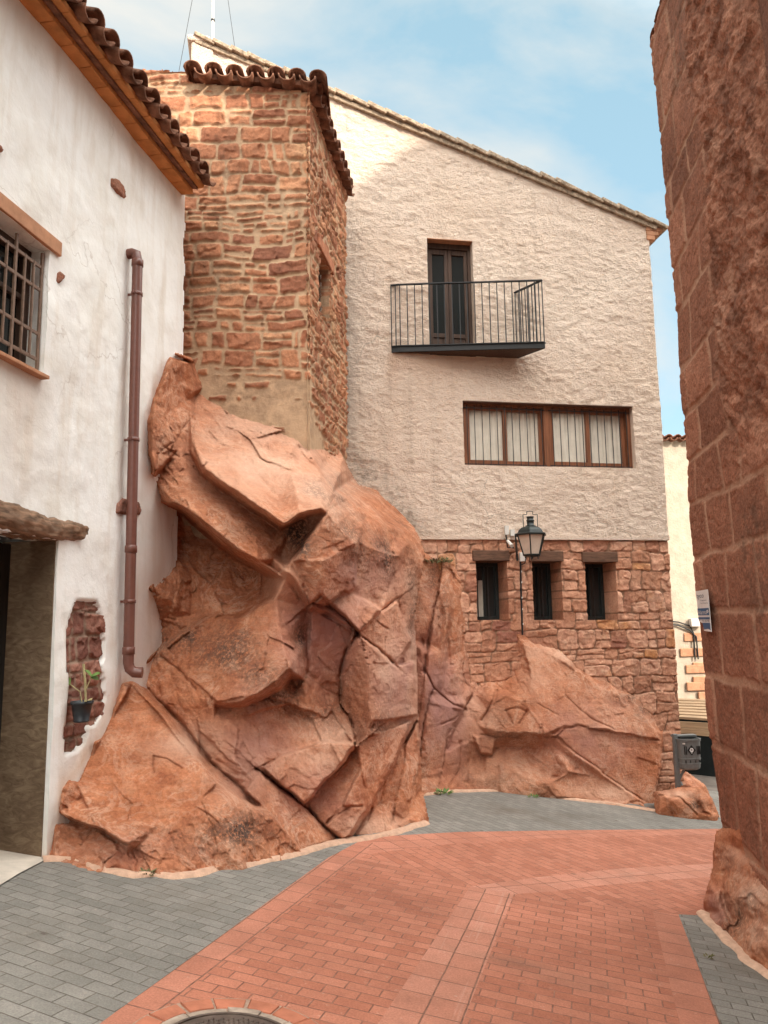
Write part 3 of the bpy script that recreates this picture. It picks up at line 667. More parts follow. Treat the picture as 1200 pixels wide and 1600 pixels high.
# brown downpipe
dp = bpy.data.objects.new('downpipe', None); COL.objects.link(dp); dp.parent = wh; dp.location = Vector(LW.hit(200., 1040.))-wh.location
def pp(u, v, off=0.085): return LW.hit(np.float64(u), np.float64(v), off)
top, bot = pp(215, 404), pp(200.5, 1036)
m = MB(); c0 = pp(214.5, 396); cin = c0 - LW.N*0.14 
m.tube([cin, c0-LW.N*0.045+np.array([0, 0, .006]), c0-LW.N*0.012-np.array([0, 0, .004]), top-np.array([0, 0, .03]), top*0.7+bot*0.3, top*0.35+bot*0.65, bot, bot+np.array([0, 0, -.05])+LW.N*0.012+wd*0.005, bot+np.array([0, 0, -.085])+LW.N*0.05+wd*0.02, bot+np.array([0, 0, -.088])+LW.N*0.12+wd*0.04], 0.049, 18)
m.build('pipe', PIPE, dp)
for vv in (463, 697, 866, 945, 1018, 412):
    t = (vv-404)/(1036-404); c = top+(bot-top)*t
    m = MB(); br = vv in (463, 697, 945)
    m.lathe(c-np.array([0, 0, .018 if br else .035]), [(0.050, 0), (0.056, 0.002), (0.056, 0.034 if br else 0.066), (0.050, 0.036 if br else 0.07)], 18)
    if br:
        m.bar(c-wd*0.085, c+wd*0.085, 0.016, 0.03); m.bar(c-LW.N*0.09, c-LW.N*0.04, 0.02)
    m.build('bracket' if br else 'pipe_socket', PIPE, dp)
# flower pot hung in the bare patch of wall
pc = LW.hit(127., 1128., 0.10)
fp_ = thing('flower_pot', 'small black flower pot with leafy cuttings hung on the white wall', 'flower pot', pc)
m = MB(); m.lathe(pc, [(0.058, 0), (0.064, 0.012), (0.060, 0.016), (0.082, 0.14), (0.090, 0.142), (0.090, 0.165), (0.080, 0.165), (0.078, 0.145)], 24); m.build('pot', POT, fp_)
m = MB(); m.lathe(pc, [(0.001, 0.14), (0.074, 0.142), (0.07, 0.152), (0.001, 0.158)], 16); m.build('soil', SOIL, fp_)
def leaf(mb, p, d, up, L, wdt, cup=0.25):
    d = nrm(d); sd2 = nrm(np.cross(d, up)); n2 = np.cross(sd2, d); V = []; F = []
    for i in range(6):
        t = i/5; w = wdt*math.sin(math.pi*min(1, t*0.92+0.06))**0.8
        for k in (-1, 0, 1): V.append(p+d*L*t+sd2*w*k*0.5+n2*(cup*wdt*abs(k)*0.5-L*0.25*t*t))
    for i in range(5):
        for k in range(2): F.append((i*3+k, i*3+k+1, i*3+k+4, i*3+k+3))
    mb.add(V, F, True)
st1 = [pc+np.array([0, 0, .15]), pc+np.array([-0.02, 0, .24]), pc+np.array([-0.10, -.01, .30])]
st2 = [pc+np.array([.03, 0, .15]), pc+np.array([.02, 0, .3]), pc+np.array([0.0, 0, .46])]
st3 = [pc+np.array([.02, 0, .15]), pc+np.array([.03, 0, .26]), pc+np.array([0.075, -.02, .36])]
for s_, r in ((st1, .005), (st2, .010), (st3, .005)):
    m = MB(); m.tube(s_, r, 7); m.build('stem', STEM, fp_)
m = MB(); leaf(m, st1[-1]+np.array([.0, 0, .05]), (-.5, -.5, -.8), (0, -1, .5), .10, .075); leaf(m, st1[-1], (-.7, -.5, .5), (0, -.6, 1), .09, .07); m.build('leaf', LEAF, fp_)
m = MB(); leaf(m, st3[-1], (.6, -.4, .3), (0, -.6, 1), .10, .07); leaf(m, st3[-1], (-.2, -.5, .6), (0, -.7, 1), .08, .06); leaf(m, st3[-1], (.9, -.3, -.2), (0, -.6, 1), .07, .05); m.build('leaf', LEAF, fp_)
m = MB(); leaf(m, pc+np.array([.06, -.05, .17]), (.5, -.6, .25), (0, -.5, 1), .08, .06); m.build('dry_leaf', STEM, fp_)
# ------------------------------------------------------------------ rubble layout
def rubble(S, T, seed, rh, wdt, warp=0.05, split=0.3, T0=-3.0, TH=16.0, S0=-9.0):
    rg = np.random.RandomState(seed)
    p = p2(S, T, seed*0.37)
    S = S + warp*fbm(p*2.6, 3, seed) ; T = T + warp*0.8*fbm(p*1.7+5, 3, seed+3)
    rows = [T0]
    while rows[-1] < TH: rows.append(rows[-1]+rg.uniform(*rh))
    rows = np.array(rows); ri = np.clip(np.searchsorted(rows, T)-1, 0, len(rows)-2)
    zb, zt = rows[ri], rows[ri+1]
    sl = np.zeros(S.shape); sr = np.zeros(S.shape); ci = np.zeros(S.shape, int)
    for r in np.unique(ri):
        w = [S0-rg.uniform(0, 0.4)]
        while w[-1] < -S0+2: w.append(w[-1]+rg.uniform(*wdt))
        w = np.array(w); mm = ri == r; c = np.clip(np.searchsorted(w, S[mm])-1, 0, len(w)-2)
        sl[mm] = w[c]; sr[mm] = w[c+1]; ci[mm] = c
    hsp = _h(ri, ci, 0*ri, seed+5); sp = hsp < split
    zm = zb+(zt-zb)*(0.4+0.25*_h(ri, ci, 0*ri+3, seed+6)); up_ = T > zm
    zb = np.where(sp & up_, zm, zb); zt = np.where(sp & ~up_, zm, zt); sub = np.where(sp, np.where(up_, 1, 2), 0)
    # vertical split of some wide stones
    hv = _h(ri, ci, sub+7, seed+8) < split*0.5; smid = sl+(sr-sl)*(0.4+0.2*_h(ri, ci, sub+9, seed)); rt_ = S > smid
    sl = np.where(hv & rt_, smid, sl); sr = np.where(hv & ~rt_, smid, sr); sub = sub + np.where(hv, np.where(rt_, 3, 6), 0)
    # tilt edges
    cx, cz = (sl+sr)/2, (zb+zt)/2; hx, hz = (sr-sl)/2, (zt-zb)/2
    rnd = _h(ri, ci, sub, seed+11); rnd2 = _h(ri, ci, sub, seed+12)
    tl = (rnd2-0.5)*0.22
    dx = np.abs(S-cx+tl*(T-cz))-hx; dz = np.abs(T-cz+tl*0.3*(S-cx))-hz
    rad = np.minimum(hx, hz)*0.45
    qx, qz = dx+rad, dz+rad
    sdf = np.minimum(np.maximum(qx, qz), 0)+np.hypot(np.maximum(qx, 0), np.maximum(qz, 0))-rad
    return -sdf, rnd, rnd2, (S-cx)/hx, (T-cz)/hz
def stone_relief(gap, edge, bulge, seed, rh, wdt, warp, split, rough=0.012, mort_lo=None, kmort=0.0):
    cache = {}
    def both(S, T):
        key = S.shape
        if key in cache: return cache[key]
        p = p2(S, T, seed)
        d, r1, r2, fx, fz = rubble(S, T, seed, rh, wdt, warp, split)
        d = d + 0.014*fbm(p*13, 3, seed+2)
        g_ = gap*(0.6+0.9*r2) + (mort_lo(S, T) if mort_lo is not None else 0)
        inside = sstep(g_-0.004, g_+edge, d)
        top = bulge*(0.35+0.9*r1) + 0.018*((r2-0.5)*fx+(r1-0.5)*fz) + rough*1.4*facets(p*np.array([6, 9, 1.0]), seed) + rough*fbm(p*17, 3, seed+4)
        mor = 0.006*fbm(p*11, 3, seed+5)
        H = inside*np.maximum(top, 0.004) + (1-inside)*mor
        cache[key] = (H, inside, r1, r2); return cache[key]
    def hf(S, T): return both(S, T)[0]
    def af(S, T):
        H, ins, r1, r2 = both(S, T)
        n = fbm(p2(S, T, 4)*2.2, 4, seed+7)
        return np.stack([np.clip(r2*0.8+0.1+0.25*n, 0, 1), 1-sstep(0.25, 0.75, ins), np.clip(0.25+0.5*n, 0, 0.6)], -1)
    return hf, af
def bare_patch():
    a0, b0 = PATCH_ST.min(0)-0.04; a1, b1 = PATCH_ST.max(0)+0.04
    hp, ap = stone_relief(0.004, 0.02, 0.022, 88, (0.10, 0.22), (0.16, 0.34), 0.06, 0.3, 0.016)
    S, T = np.meshgrid(np.arange(a0, a1, 0.009), np.arange(b0, b1, 0.009)); d = np.full(S.shape, 9.0)
    for i in range(len(PATCH_ST)):
        p, q_ = PATCH_ST[i], PATCH_ST[(i+1) % len(PATCH_ST)]; ab = q_-p; t = np.clip(((S-p[0])*ab[0]+(T-p[1])*ab[1])/(ab@ab), 0, 1); d = np.minimum(d, np.hypot(S-p[0]-t*ab[0], T-p[1]-t*ab[1]))
    keep_ = patch_in(S, T) | (d < 0.015)
    H = lw_h(S, T) + 0.045*patch_in(S, T) - 0.036 + hp(S, T)
    ii = np.arange(S.size).reshape(S.shape); qq = np.stack([ii[:-1, :-1], ii[:-1, 1:], ii[1:, 1:], ii[1:, :-1]], -1)
    me = mesh_np('exposed_rubble', LW.P(S, T, H).reshape(-1, 3), qq[keep_[:-1, :-1]].reshape(-1, 4), True, {'tint': ap(S, T).reshape(-1, 3)})
    link('exposed_rubble', me, RUBBLE, wh)
bare_patch()
# ------------------------------------------------------------------ stone tower in the middle
tw = thing('stone_tower', 'red rubble stone tower under a small tiled roof, rising from the rock', 'tower', (tc_[0], 8.72, 3.2))
tl0, _ = ST(TF, 185, 300); ts0, tt0 = ST(TF, 205, 113); ts1, tt1 = ST(TF, 480, 141); tsl, ttl = ST(TF, 298, 128)
tsb, ttb = ST(TF, 400, 760)
def mort_tower(S, T):   # the lower courses are smeared over with mortar
    return 0.075*sstep(ttl-3.5, ttl-4.25, T + 0.30*fbm(p2(S*1.5, T*1.5, 2.0), 3, 77) - 0.35*sstep(-0.9, -0.2, S-ts1)*0) + 0.008*np.clip(0.3+2*fbm(p2(S*1.6, T*1.6, 6.0), 3, 78), 0, 2)
hf, af = stone_relief(0.008, 0.020, 0.028, 41, (0.11, 0.25), (0.16, 0.50), 0.07, 0.40, 0.016, mort_tower)
def tf_h(S, T):
    b = hf(S, T) + 0.03*fbm(p2(S*1.1, T*1.1, 1.0), 3, 12)
    return b - 0.05*sstep(ts1-0.10, ts1, S)*0
def tf_top(s): return np.where(s < tsl-0.02, tt0-0.0+0.05*fbm(p2(s*5, 0*s, 3.), 3, 4), ttl+(tt1-ttl)*(s-tsl)/(ts1-tsl)-0.02)
relief('wall', TF, tl0, ts1+0.035, ttb-0.6, max(tt0, tt1)+0.1, 0.014, tf_h, TOWER_STONE, tw, (), lambda s, t: t < tf_top(s), af, skirt=0.0)
# side wall with its deep slit window
se_, _ = ST(TS, 530, 600)
ws0, wt0 = ST(TS, 497, 378); ws1, wt1 = ST(TS, 513, 500)
_, wtA = ST(TS, 500, 395); _, wtB = ST(TS, 500, 490)
hole = (ws0+0.02, ws0+0.62, wtB, wtA)
_, sT = ST(TS, 480, 141)
_, eT = ST(TS, 533, 330)
hf2, af2 = stone_relief(0.008, 0.020, 0.028, 57, (0.11, 0.23), (0.15, 0.42), 0.07, 0.4, 0.016, lambda S, T: 0.09*sstep(ttl-3.7, ttl-4.7, T+0.25*fbm(p2(S*1.5, T*1.5, 2.0), 3, 79)+0.5*S) + 0.008*np.clip(0.3+2*fbm(p2(S*1.6, T*1.6, 6.0), 3, 80), 0, 2))
relief('wall', TS, -0.045, 2.35, ttb-0.6, sT+0.02, 0.014, lambda S, T: hf2(S, T) + 0.02*fbm(p2(S, T, 3.), 3, 13), TOWER_STONE, tw, (hole,), lambda s, t: t < sT-0.03+(eT-sT)*0*s, af2, 0.13)
m = MB()   # solid body behind the two faces
zz0, zz1 = ttb-0.6, sT-0.12
a0, a1 = TS.P(0.06, 0, -0.05), TS.P(2.4, 0, -0.05)
m.hexa([(x, y, z) for z in (zz0, zz1) for x, y in ((a0[0]-0.30, 8.80), (a0[0]-0.02, 8.80), (a0[0]-0.02+0.07, 9.2), (a0[0]-0.30, 9.2))])
m.hexa([(x, y, z) for z in (zz0, zz1) for x, y in ((-5.6, 8.80), (a0[0]-0.31, 8.80), (a1[0]-0.42, a1[1]), (-5.6, a1[1]))])
m.build('tower_core', TOWER_STONE, tw)
m = MB(); m.pbox(TS, hole[0]-0.02, hole[1]+0.02, hole[2]-0.02, hole[3]+0.02, -0.16, -0.12); wino = m.build('window', GREY_PAINT, tw)
m = MB(); m.pbox(TS, hole[0]+0.05, hole[1]-0.02, hole[2]+0.03, hole[3]-0.03, -0.118, -0.11); m.build('pane', GLASS, wino)
m = MB(); m.pbox(TS, hole[0]-0.12, hole[1]+0.18, hole[3]+0.005, hole[3]+0.17, -0.11, 0.045); m.build('window_lintel', BASE_STONE and plain('red_lintel_stone', (0.42, 0.17, 0.095), 0.9, 0.1, var=0.3, scale=9, bump=0.7, bd=0.02), tw, 0.015)
# roof tiles: a front verge and the side eave
rt = MB(); f0, f1 = TF.P(tsl, ttl), TF.P(ts1, tt1); fv = nrm(f1-f0); L = np.linalg.norm(f1-f0); nt_ = 6; pit = L/(nt_-0.35)
up0 = np.array([0, 0, 1.0]); outd = np.array([0, -1.0, 0]); sl0 = nrm(outd-0.10*up0); su0 = nrm(up0+0.10*outd)
for i in range(nt_+1):
    c = f0 + fv*(0.06+pit*i)
    if i < nt_: barrel(rt, c+fv*pit*0.5+up0*0.075, fv, sl0, su0, 0.105, 0.09, 1.3, 0.20+random.uniform(-.015, .015), -1)
    barrel(rt, c+up0*0.085, fv, sl0, su0, 0.112, 0.095, 1.3, 0.17+random.uniform(-.015, .015), 1)
sv = TS.S; so_ = TS.N; sls = nrm(so_-0.25*up0); sus = nrm(up0+0.25*so_)
e_a = TS.P(0, sT); 
_, zE = ST(TS, 533, 322)
ns_ = 9
for i in range(ns_+1):
    c = TS.P(0.10+i*0.235, sT+0.0) ; j = random.uniform(-0.01, 0.01)
    barrel(rt, c+sv*(0.117+j)+up0*0.045, sv, sls, sus, 0.10, 0.085, 0.9, 0.17+random.uniform(-.015, .015), -1)
    barrel(rt, c+sv*j+up0*0.075, sv, sls, sus, 0.112, 0.095, 0.9, 0.14+random.uniform(-.015, .015), 1)
rt.build('roof_tiles', TILE, tw)
m = MB(); b_ = [TF.P(tsl+0.05, ttl+0.01), TS.P(0, sT+0.01), TS.P(2.35, sT+0.01)]
m.hexa([p+np.array([0, dy, dz]) for dz in (0.0, 0.07) for p, dy in ((b_[0], -0.06), (b_[1]+so_*0.05, -0.06), (b_[2]+so_*0.05, 0), (np.array([b_[0][0], b_[2][1], b_[0][2]]), 0))]); m.build('roof', TILE, tw)
m = MB(); m.add([TF.P(tl0, tt0-0.01, 0.01), TF.P(tsl, tt0-0.01, 0.01), TF.P(tsl, tt0-0.01, -0.35), TF.P(tl0, tt0-0.01, -0.35)], [(0, 1, 2, 3)]); m.build('wall_top', MORTAR, tw)
# ------------------------------------------------------------------ plaster house with the stone base
hb = gnd(1060., 1245.)
ph = thing('plaster_house', 'tall cream rough-rendered house with an iron balcony, on a red stone ground floor', 'house', FC.P(1.5, 0, 0))
fsL, ftL = ST(FC, 309, 66); fsR, ftR = ST(FC, 1013, 352); fsR2, ftb = ST(FC, 1046, 846); fsc, ftc = ST(FC, 665, 840)
fsr_, ftr2 = ST(FC, 1060, 1120)
ft_b = (ftb+ftc)/2; RE = (fsR+fsR2)/2
rk = (ftR-ftL)/(fsR-fsL)
top = lambda s: ftL + rk*(s-fsL)
def hole_px(u0, v0, u1, v1): 
    a = ST(FC, u0, v0); b = ST(FC, u1, v1); return (a[0], b[0], b[1], a[1])
dL, dT = ST(FC, 667, 372); dR, _ = ST(FC, 741, 480); _, dB = ST(FC, 700, 554)
H_door = (dL, dR, dB-0.02, dT)
wL, wT = ST(FC, 723, 624); wR, wB = ST(FC, 994, 733); _, wT2 = ST(FC, 990, 637); _, wB2 = ST(FC, 727, 725)
H_win = (wL, wR, (wB+wB2)/2, (wT+wT2)/2)
stL = np.array([ST(FC, a, b) for a, b in ((528, 700), (600, 760), (650, 830))])
def fc_h(S, T): return 0.016*fbm(p2(S*5, T*7, 2.), 4, 3) + 0.02*fbm(p2(S*0.8, T*0.8, 2.), 2, 5) + 0.013*fbm(p2(S*13+3*T, T*20, 7.), 3, 6)
def fc_a(S, T):
    d = np.full(S.shape, 9.0)
    pts = np.array([ST(FC, 528, 420), ST(FC, 527, 600), *stL])
    for a, b in zip(pts[:-1], pts[1:]):
        ab = b-a; t = np.clip(((S-a[0])*ab[0]+(T-a[1])*ab[1])/(ab@ab), 0, 1); d = np.minimum(d, np.hypot(S-a[0]-t*ab[0], T-a[1]-t*ab[1]))
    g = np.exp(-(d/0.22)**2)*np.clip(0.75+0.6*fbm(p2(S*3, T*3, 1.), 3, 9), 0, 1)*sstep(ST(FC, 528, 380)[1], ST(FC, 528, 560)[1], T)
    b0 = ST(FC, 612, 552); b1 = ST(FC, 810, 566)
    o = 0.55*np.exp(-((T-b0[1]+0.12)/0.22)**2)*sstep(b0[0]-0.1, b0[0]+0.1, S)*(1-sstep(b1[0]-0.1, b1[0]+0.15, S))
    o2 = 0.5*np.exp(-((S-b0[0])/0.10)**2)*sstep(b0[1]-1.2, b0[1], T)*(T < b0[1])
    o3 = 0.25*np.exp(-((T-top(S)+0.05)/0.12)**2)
    return np.stack([np.clip(g+0.4*np.exp(-((T-top(S))/0.06)**2), 0, 1), np.clip(o+o2+o3, 0, 1), 0*S], -1)  # grime by the tower; roof shadow tinted in along the top edge
relief('wall', FC, fsL, RE, ft_b, top(fsL)+0.05, 0.018, fc_h, CREAM, ph, (H_door, H_win), lambda s, t: t < top(s)+0.02, fc_a, 0.22, 0.0)
DEP = 6.0
def slanted(mb, s0, s1, t0, tf, n0, n1):
    c = [FC.P(s, t, n) for row in (0, 1) for s, n in ((s0, n1), (s1, n1), (s1, n0), (s0, n0)) for t in ((t0 if row == 0 else tf(s)),)]
    return mb.hexa(c)
m = MB(); slanted(m, fsL+0.02, H_door[0]-0.15, ft_b+0.01, lambda s: top(s)-0.1, -DEP, -0.04); slanted(m, H_win[1]+0.2, RE-0.015, ft_b+0.01, lambda s: top(s)-0.1, -DEP, -0.04)
slanted(m, H_door[0]-0.15, H_win[1]+0.2, ft_b+0.01, lambda s: top(s)-0.1, -DEP, -0.6)
slanted(m, fsL+0.01, RE-0.012, H_door[3]+0.25, lambda s: top(s)-0.09, -0.6, -0.05)
m.build('house_body', CREAM, ph)
# gable coping: overlapping lichened tiles along the slope
cp = MB(); rv = nrm(FC.P(fsR, ftR)-FC.P(fsL, ftL)); ru = nrm(np.cross(FC.N, rv)); ru = ru if ru[2] > 0 else -ru
Ltot = np.linalg.norm(FC.P(fsR, ftR)-FC.P(fsL, ftL))+0.2; p0 = FC.P(fsL, ftL); x = -0.08; k = 0
while x < Ltot:
    L = random.uniform(0.27, 0.34); h0 = random.uniform(0.055, 0.075); j = random.uniform(-0.01, 0.012)
    c = [p0+rv*(x+dx)+ru*(z+dzz)+FC.N*n for z in (0.015, 0.015+h0) for dx, n, dzz in ((0, 0.10+j, 0.035), (L+0.05, 0.10+j, 0.0), (L+0.05, -0.5, 0.0), (0, -0.5, 0.035))]
    cp.hexa(c); x += L
cp.build('roof_tiles', TILE_GREY, ph, 0.012)
m = MB(); c = [p0+rv*x+ru*z+FC.N*n for z in (-0.05, 0.025) for x, n in ((-0.03, 0.05), (Ltot-0.05, 0.05), (Ltot-0.05, -0.3), (-0.03, -0.3))]; m.hexa(c); m.build('roof_bed', TILE_GREY, ph, 0.01)
m = MB(); c = [p0+rv*x+ru*z+FC.N*n for z in (-0.03, 0.03) for x, n in ((-0.03, -0.28), (Ltot+0.1, -0.28), (Ltot+0.1, -DEP-0.3), (-0.03, -DEP-0.3))]; m.hexa(c); m.build('roof', TILE_GREY, ph)
# corbel at the low corner of the roof
er = FC.P(fsR, ftR)
m = MB()
for k, (o, z0, z1) in enumerate(((0.10, -0.27, -0.19), (0.17, -0.188, -0.11), (0.25, -0.108, -0.04))):
    m.hexa([er+fdn*a_+FC.N*n+np.array([0, 0, z]) for z in (z0, z1) for a_, n in ((-0.05, 0.02), (o, 0.02), (o, -5.5), (-0.05, -5.5))])
m.build('eave_corbel', LINTEL, ph, 0.012)
# raised gable end at the top left
a = ST(FC, 309, 62); 
m = MB(); m.pbox(FC, fsL-0.10, fsL+0.25, a[1]-1.6, a[1]-0.06, -0.6, 0.03); m.pbox(FC, fsL-0.16, fsL+0.20, a[1]-0.06, a[1]+0.05, -0.6, 0.06); m.build('gable_end', CREAM, ph, 0.03)
# balcony door
bd = bpy.data.objects.new('balcony_door', None); COL.objects.link(bd); bd.parent = ph; bd.location = Vector(FC.P((dL+dR)/2, dB, -0.2))-ph.location
x0, x1, y0, y1 = H_door
m = MB(); m.pbox(FC, x0-0.05, x1+0.05, y0-0.05, y1+0.05, -0.5, -0.225); m.build('backing', DARK, bd)
m = MB()
xm = (x0+x1)/2; 
for aa, bb in ((x0+0.0, x0+0.05), (x1-0.05, x1-0.0)): m.pbox(FC, aa, bb, y0, y1-0.10, -0.222, -0.13)
m.pbox(FC, x0, x1, y1-0.10, y1, -0.222, -0.13)
m.build('frame', WOOD_DARK, bd, 0.004)
for sgn in (0, 1):
    l0, l1 = (x0+0.053, xm-0.003) if sgn == 0 else (xm+0.003, x1-0.053)
    m = MB(); yb = y0+0.36
    for aa, bb, cc, dd in ((l0, l0+0.06, y0, y1-0.105), (l1-0.06, l1, y0, y1-0.105), (l0+0.06, l1-0.06, y1-0.19, y1-0.105), (l0+0.06, l1-0.06, y0, y0+0.1), (l0+0.06, l1-0.06, yb, yb+0.07)):
        m.pbox(FC, aa, bb, cc, dd, -0.205, -0.155)
    m.pbox(FC, l0+0.06, l1-0.06, y0+0.1, yb, -0.20, -0.175)
    lf = m.build('door_leaf', WOOD_DARK, bd, 0.005)
    m = MB(); m.pbox(FC, l0+0.06, l1-0.06, yb+0.07, y1-0.19, -0.192, -0.182); m.build('pane', GLASS, lf)
m = MB(); m.pbox(FC, x0-0.005, x1+0.01, y1+0.002, y1+0.004, -0.2, 0.012); 
m = MB(); m.pbox(FC, x0, x1, y1-0.012, y1-0.002, -0.128, 0.014); m.build('door_head', LINTEL, bd)
# balcony: a wedge shaped slab and its railing
bal = bpy.data.objects.new('balcony', None); COL.objects.link(bal); bal.parent = ph
bwl, bwr = FC.hit(612., 549.), FC.hit(808., 562.); zb_ = (bwl[2]+bwr[2])/2
bwl[2] = bwr[2] = zb_
bfr = at_z(851., 544., zb_); bfl = at_z(626., 550., zb_)
bfl = np.array([bfl[0], bfl[1], zb_])
bal.location = Vector((bwl+bwr)/2)-ph.location
SH = 0.085
m = MB(); m.hexa([p+np.array([0, 0, z]) for z in (0.0, SH-0.03) for p in (bfl, bfr, bwr-fdn*0+FC.N*(-0.02), bwl+FC.N*(-0.02))]); m.build('slab', WOOD_DARK, bal)
m = MB(); zt_ = np.array([0, 0, SH])
for p, q_ in ((bfl, bfr), (bfl, bwl), (bfr, bwr)): m.bar(p+zt_*0.5, q_+zt_*0.5, 0.03, SH); m.bar(p+zt_+np.array([0, 0, .008]), q_+zt_+np.array([0, 0, .008]), 0.075, 0.012)
m.build('edge_beam', IRON, bal)
zr = at(851., 438., bfr[1])[2]
rl = lambda p: np.array([p[0], p[1], zr])
m = MB()
for p, q_ in ((bfl, bfr), (bfl, bwl), (bfr, bwr)): m.bar(rl(p), rl(q_), 0.045, 0.016)
m.build('handrail', IRON, bal)
def bal_bars(p, q_, n, skip=0):
    for i in range(skip, n+1):
        c = p+(q_-p)*i/n; m = MB(); m.bar(np.array([c[0], c[1], zb_+SH]), np.array([c[0], c[1], zr-0.008]), 0.014); m.build('baluster', IRON, bal)
bal_bars(bfl, bfr, 19); bal_bars(bfr, bwr+FC.N*0.02, 8, 1); bal_bars(bfl, bwl+FC.N*0.02, 2, 1)
# wide barred window
ww = bpy.data.objects.new('wide_window', None); COL.objects.link(ww); ww.parent = ph
x0, x1, y0, y1 = H_win; ww.location = Vector(FC.P((x0+x1)/2, y0, 0))-ph.location
m = MB(); m.pbox(FC, x0-0.05, x1+0.05, y0-0.05, y1+0.05, -0.55, -0.36); m.build('backing', DARK, ww)
xm = x0+(x1-x0)*0.493
def px_s(u, v): return ST(FC, u, v)[0]
m = MB(); 
for aa, bb in ((x0, x0+0.075), (xm-0.05, xm+0.05), (x1-0.075, x1)): m.pbox(FC, aa, bb, y0, y1, -0.21, -0.10)
for cc, dd in ((y0, y0+0.05), (y1-0.05, y1)):
    m.pbox(FC, x0+0.075, xm-0.05, cc, dd, -0.21, -0.105); m.pbox(FC, xm+0.05, x1-0.075, cc, dd, -0.21, -0.105)
m.build('frame', WOOD_RED, ww, 0.004)
for (a0, a1) in ((x0+0.078, xm-0.053), (xm+0.053, x1-0.078)):
    mid_ = (a0+a1)/2
    for l0, l1, off in ((a0, mid_+0.03, 0.0), (mid_-0.03, a1, -0.045)):
        m = MB(); f_ = 0.058
        for aa, bb, cc, dd in ((l0, l0+f_, y0+0.053, y1-0.053), (l1-f_, l1, y0+0.053, y1-0.053), (l0+f_, l1-f_, y0+0.053, y0+0.053+f_), (l0+f_, l1-f_, y1-0.053-f_, y1-0.053)):
            m.pbox(FC, aa, bb, cc, dd, -0.165+off, -0.125+off)
        sh = m.build('sash', WOOD_RED, ww, 0.004)
        n = 60; S = np.linspace(l0+f_*0.5, l1-f_*0.5, n); V = []; 
        for t in np.linspace(y0+0.10, y1-0.10, 8): V += [FC.P(s, t, -0.185+off+0.008*math.sin(s*75)+0.005*math.sin(s*31+t*3)) for s in S]
        F = [(i*n+j, i*n+j+1, (i+1)*n+j+1, (i+1)*n+j) for i in range(7) for j in range(n-1)]
        cm = MB(); cm.add(V, F, True); cm.build('curtain', CURTAIN, sh)
m = MB(); s = x0+0.10; k = 0
for (a0, a1) in ((x0+0.02, xm-0.03), (xm+0.03, x1-0.02)):
    for tt_ in (y0+0.035, y1-0.09): m.bar(FC.P(a0, tt_, -0.085), FC.P(a1, tt_, -0.085), 0.012)
    for i in range(11): 
        s = a0+(a1-a0)*(i+0.5)/11; m.bar(FC.P(s, y0-0.0, -0.075), FC.P(s, y1-0.05, -0.075), 0.011)
m.build('grille', IRON, ww)
m = MB(); m.pbox(FC, x0, x1, y1-0.014, y1-0.003, -0.22, 0.016); m.build('window_head', WOOD_LINTEL, ww)
# ground floor of red rubble, set back under the render
LWN = -0.05
OFF = FC.P(0, 0, LWN)-FC.P(0, 0, 0)
FB = Plane(FC.O+OFF, FC.S, FC.N)
def fb_px(u, v): return ST(FB, u, v)
slits = []
for (u0, v0, u1, v1) in ((741, 876, 779, 969), (829, 877, 867, 969), (912, 878, 947, 969)):
    a = fb_px(u0+2, v1); b = fb_px(u1, v0); slits.append([a[0], a[0]+0.50, a[1], b[1]])
for i, (l, r) in enumerate(((741, 800), (829, 876), (912, 956))):
    slits[i][0] = fb_px(l+3, 920)[0]; slits[i][1] = fb_px((793, 878, 963)[i], 920)[0]
slits = [tuple(s) for s in slits]
hf3, af3 = stone_relief(0.002, 0.014, 0.026, 63, (0.17, 0.34), (0.20, 0.48), 0.085, 0.36, 0.012)
bs_l, _ = fb_px(640, 900); bs_r = fb_px(1059, 1100)[0]
relief('stone_wall', FB, bs_l, bs_r, -1.35, ft_b-0.004, 0.0125, hf3, BASE_STONE, ph, slits, None, af3, 0.5, 0.25)
m = MB(); cuts = sorted(slits); e_ = bs_l-4.0
xs = [e_]+[v for s in cuts for v in (s[0]-0.06, s[1]+0.06)]+[bs_r-0.03]
for i in range(0, len(xs), 2): m.pbox(FB, xs[i], xs[i+1], -1.4, ft_b-0.01, -DEP, -0.06)
for s in cuts:
    m.pbox(FB, s[0]-0.06, s[1]+0.06, -1.4, s[2]-0.06, -DEP, -0.07); m.pbox(FB, s[0]-0.06, s[1]+0.06, s[3]+0.16, ft_b-0.012, -DEP, -0.07)
    m.pbox(FB, s[0]-0.06, s[1]+0.06, s[2]-0.06, s[3]+0.16, -DEP, -1.0)
m.build('stone_core', BASE_STONE, ph)
m = MB(); m.pbox(FC, fsL, RE, ft_b-0.002, ft_b+0.05, -0.06, 0.012); m.build('render_edge', CREAM, ph)
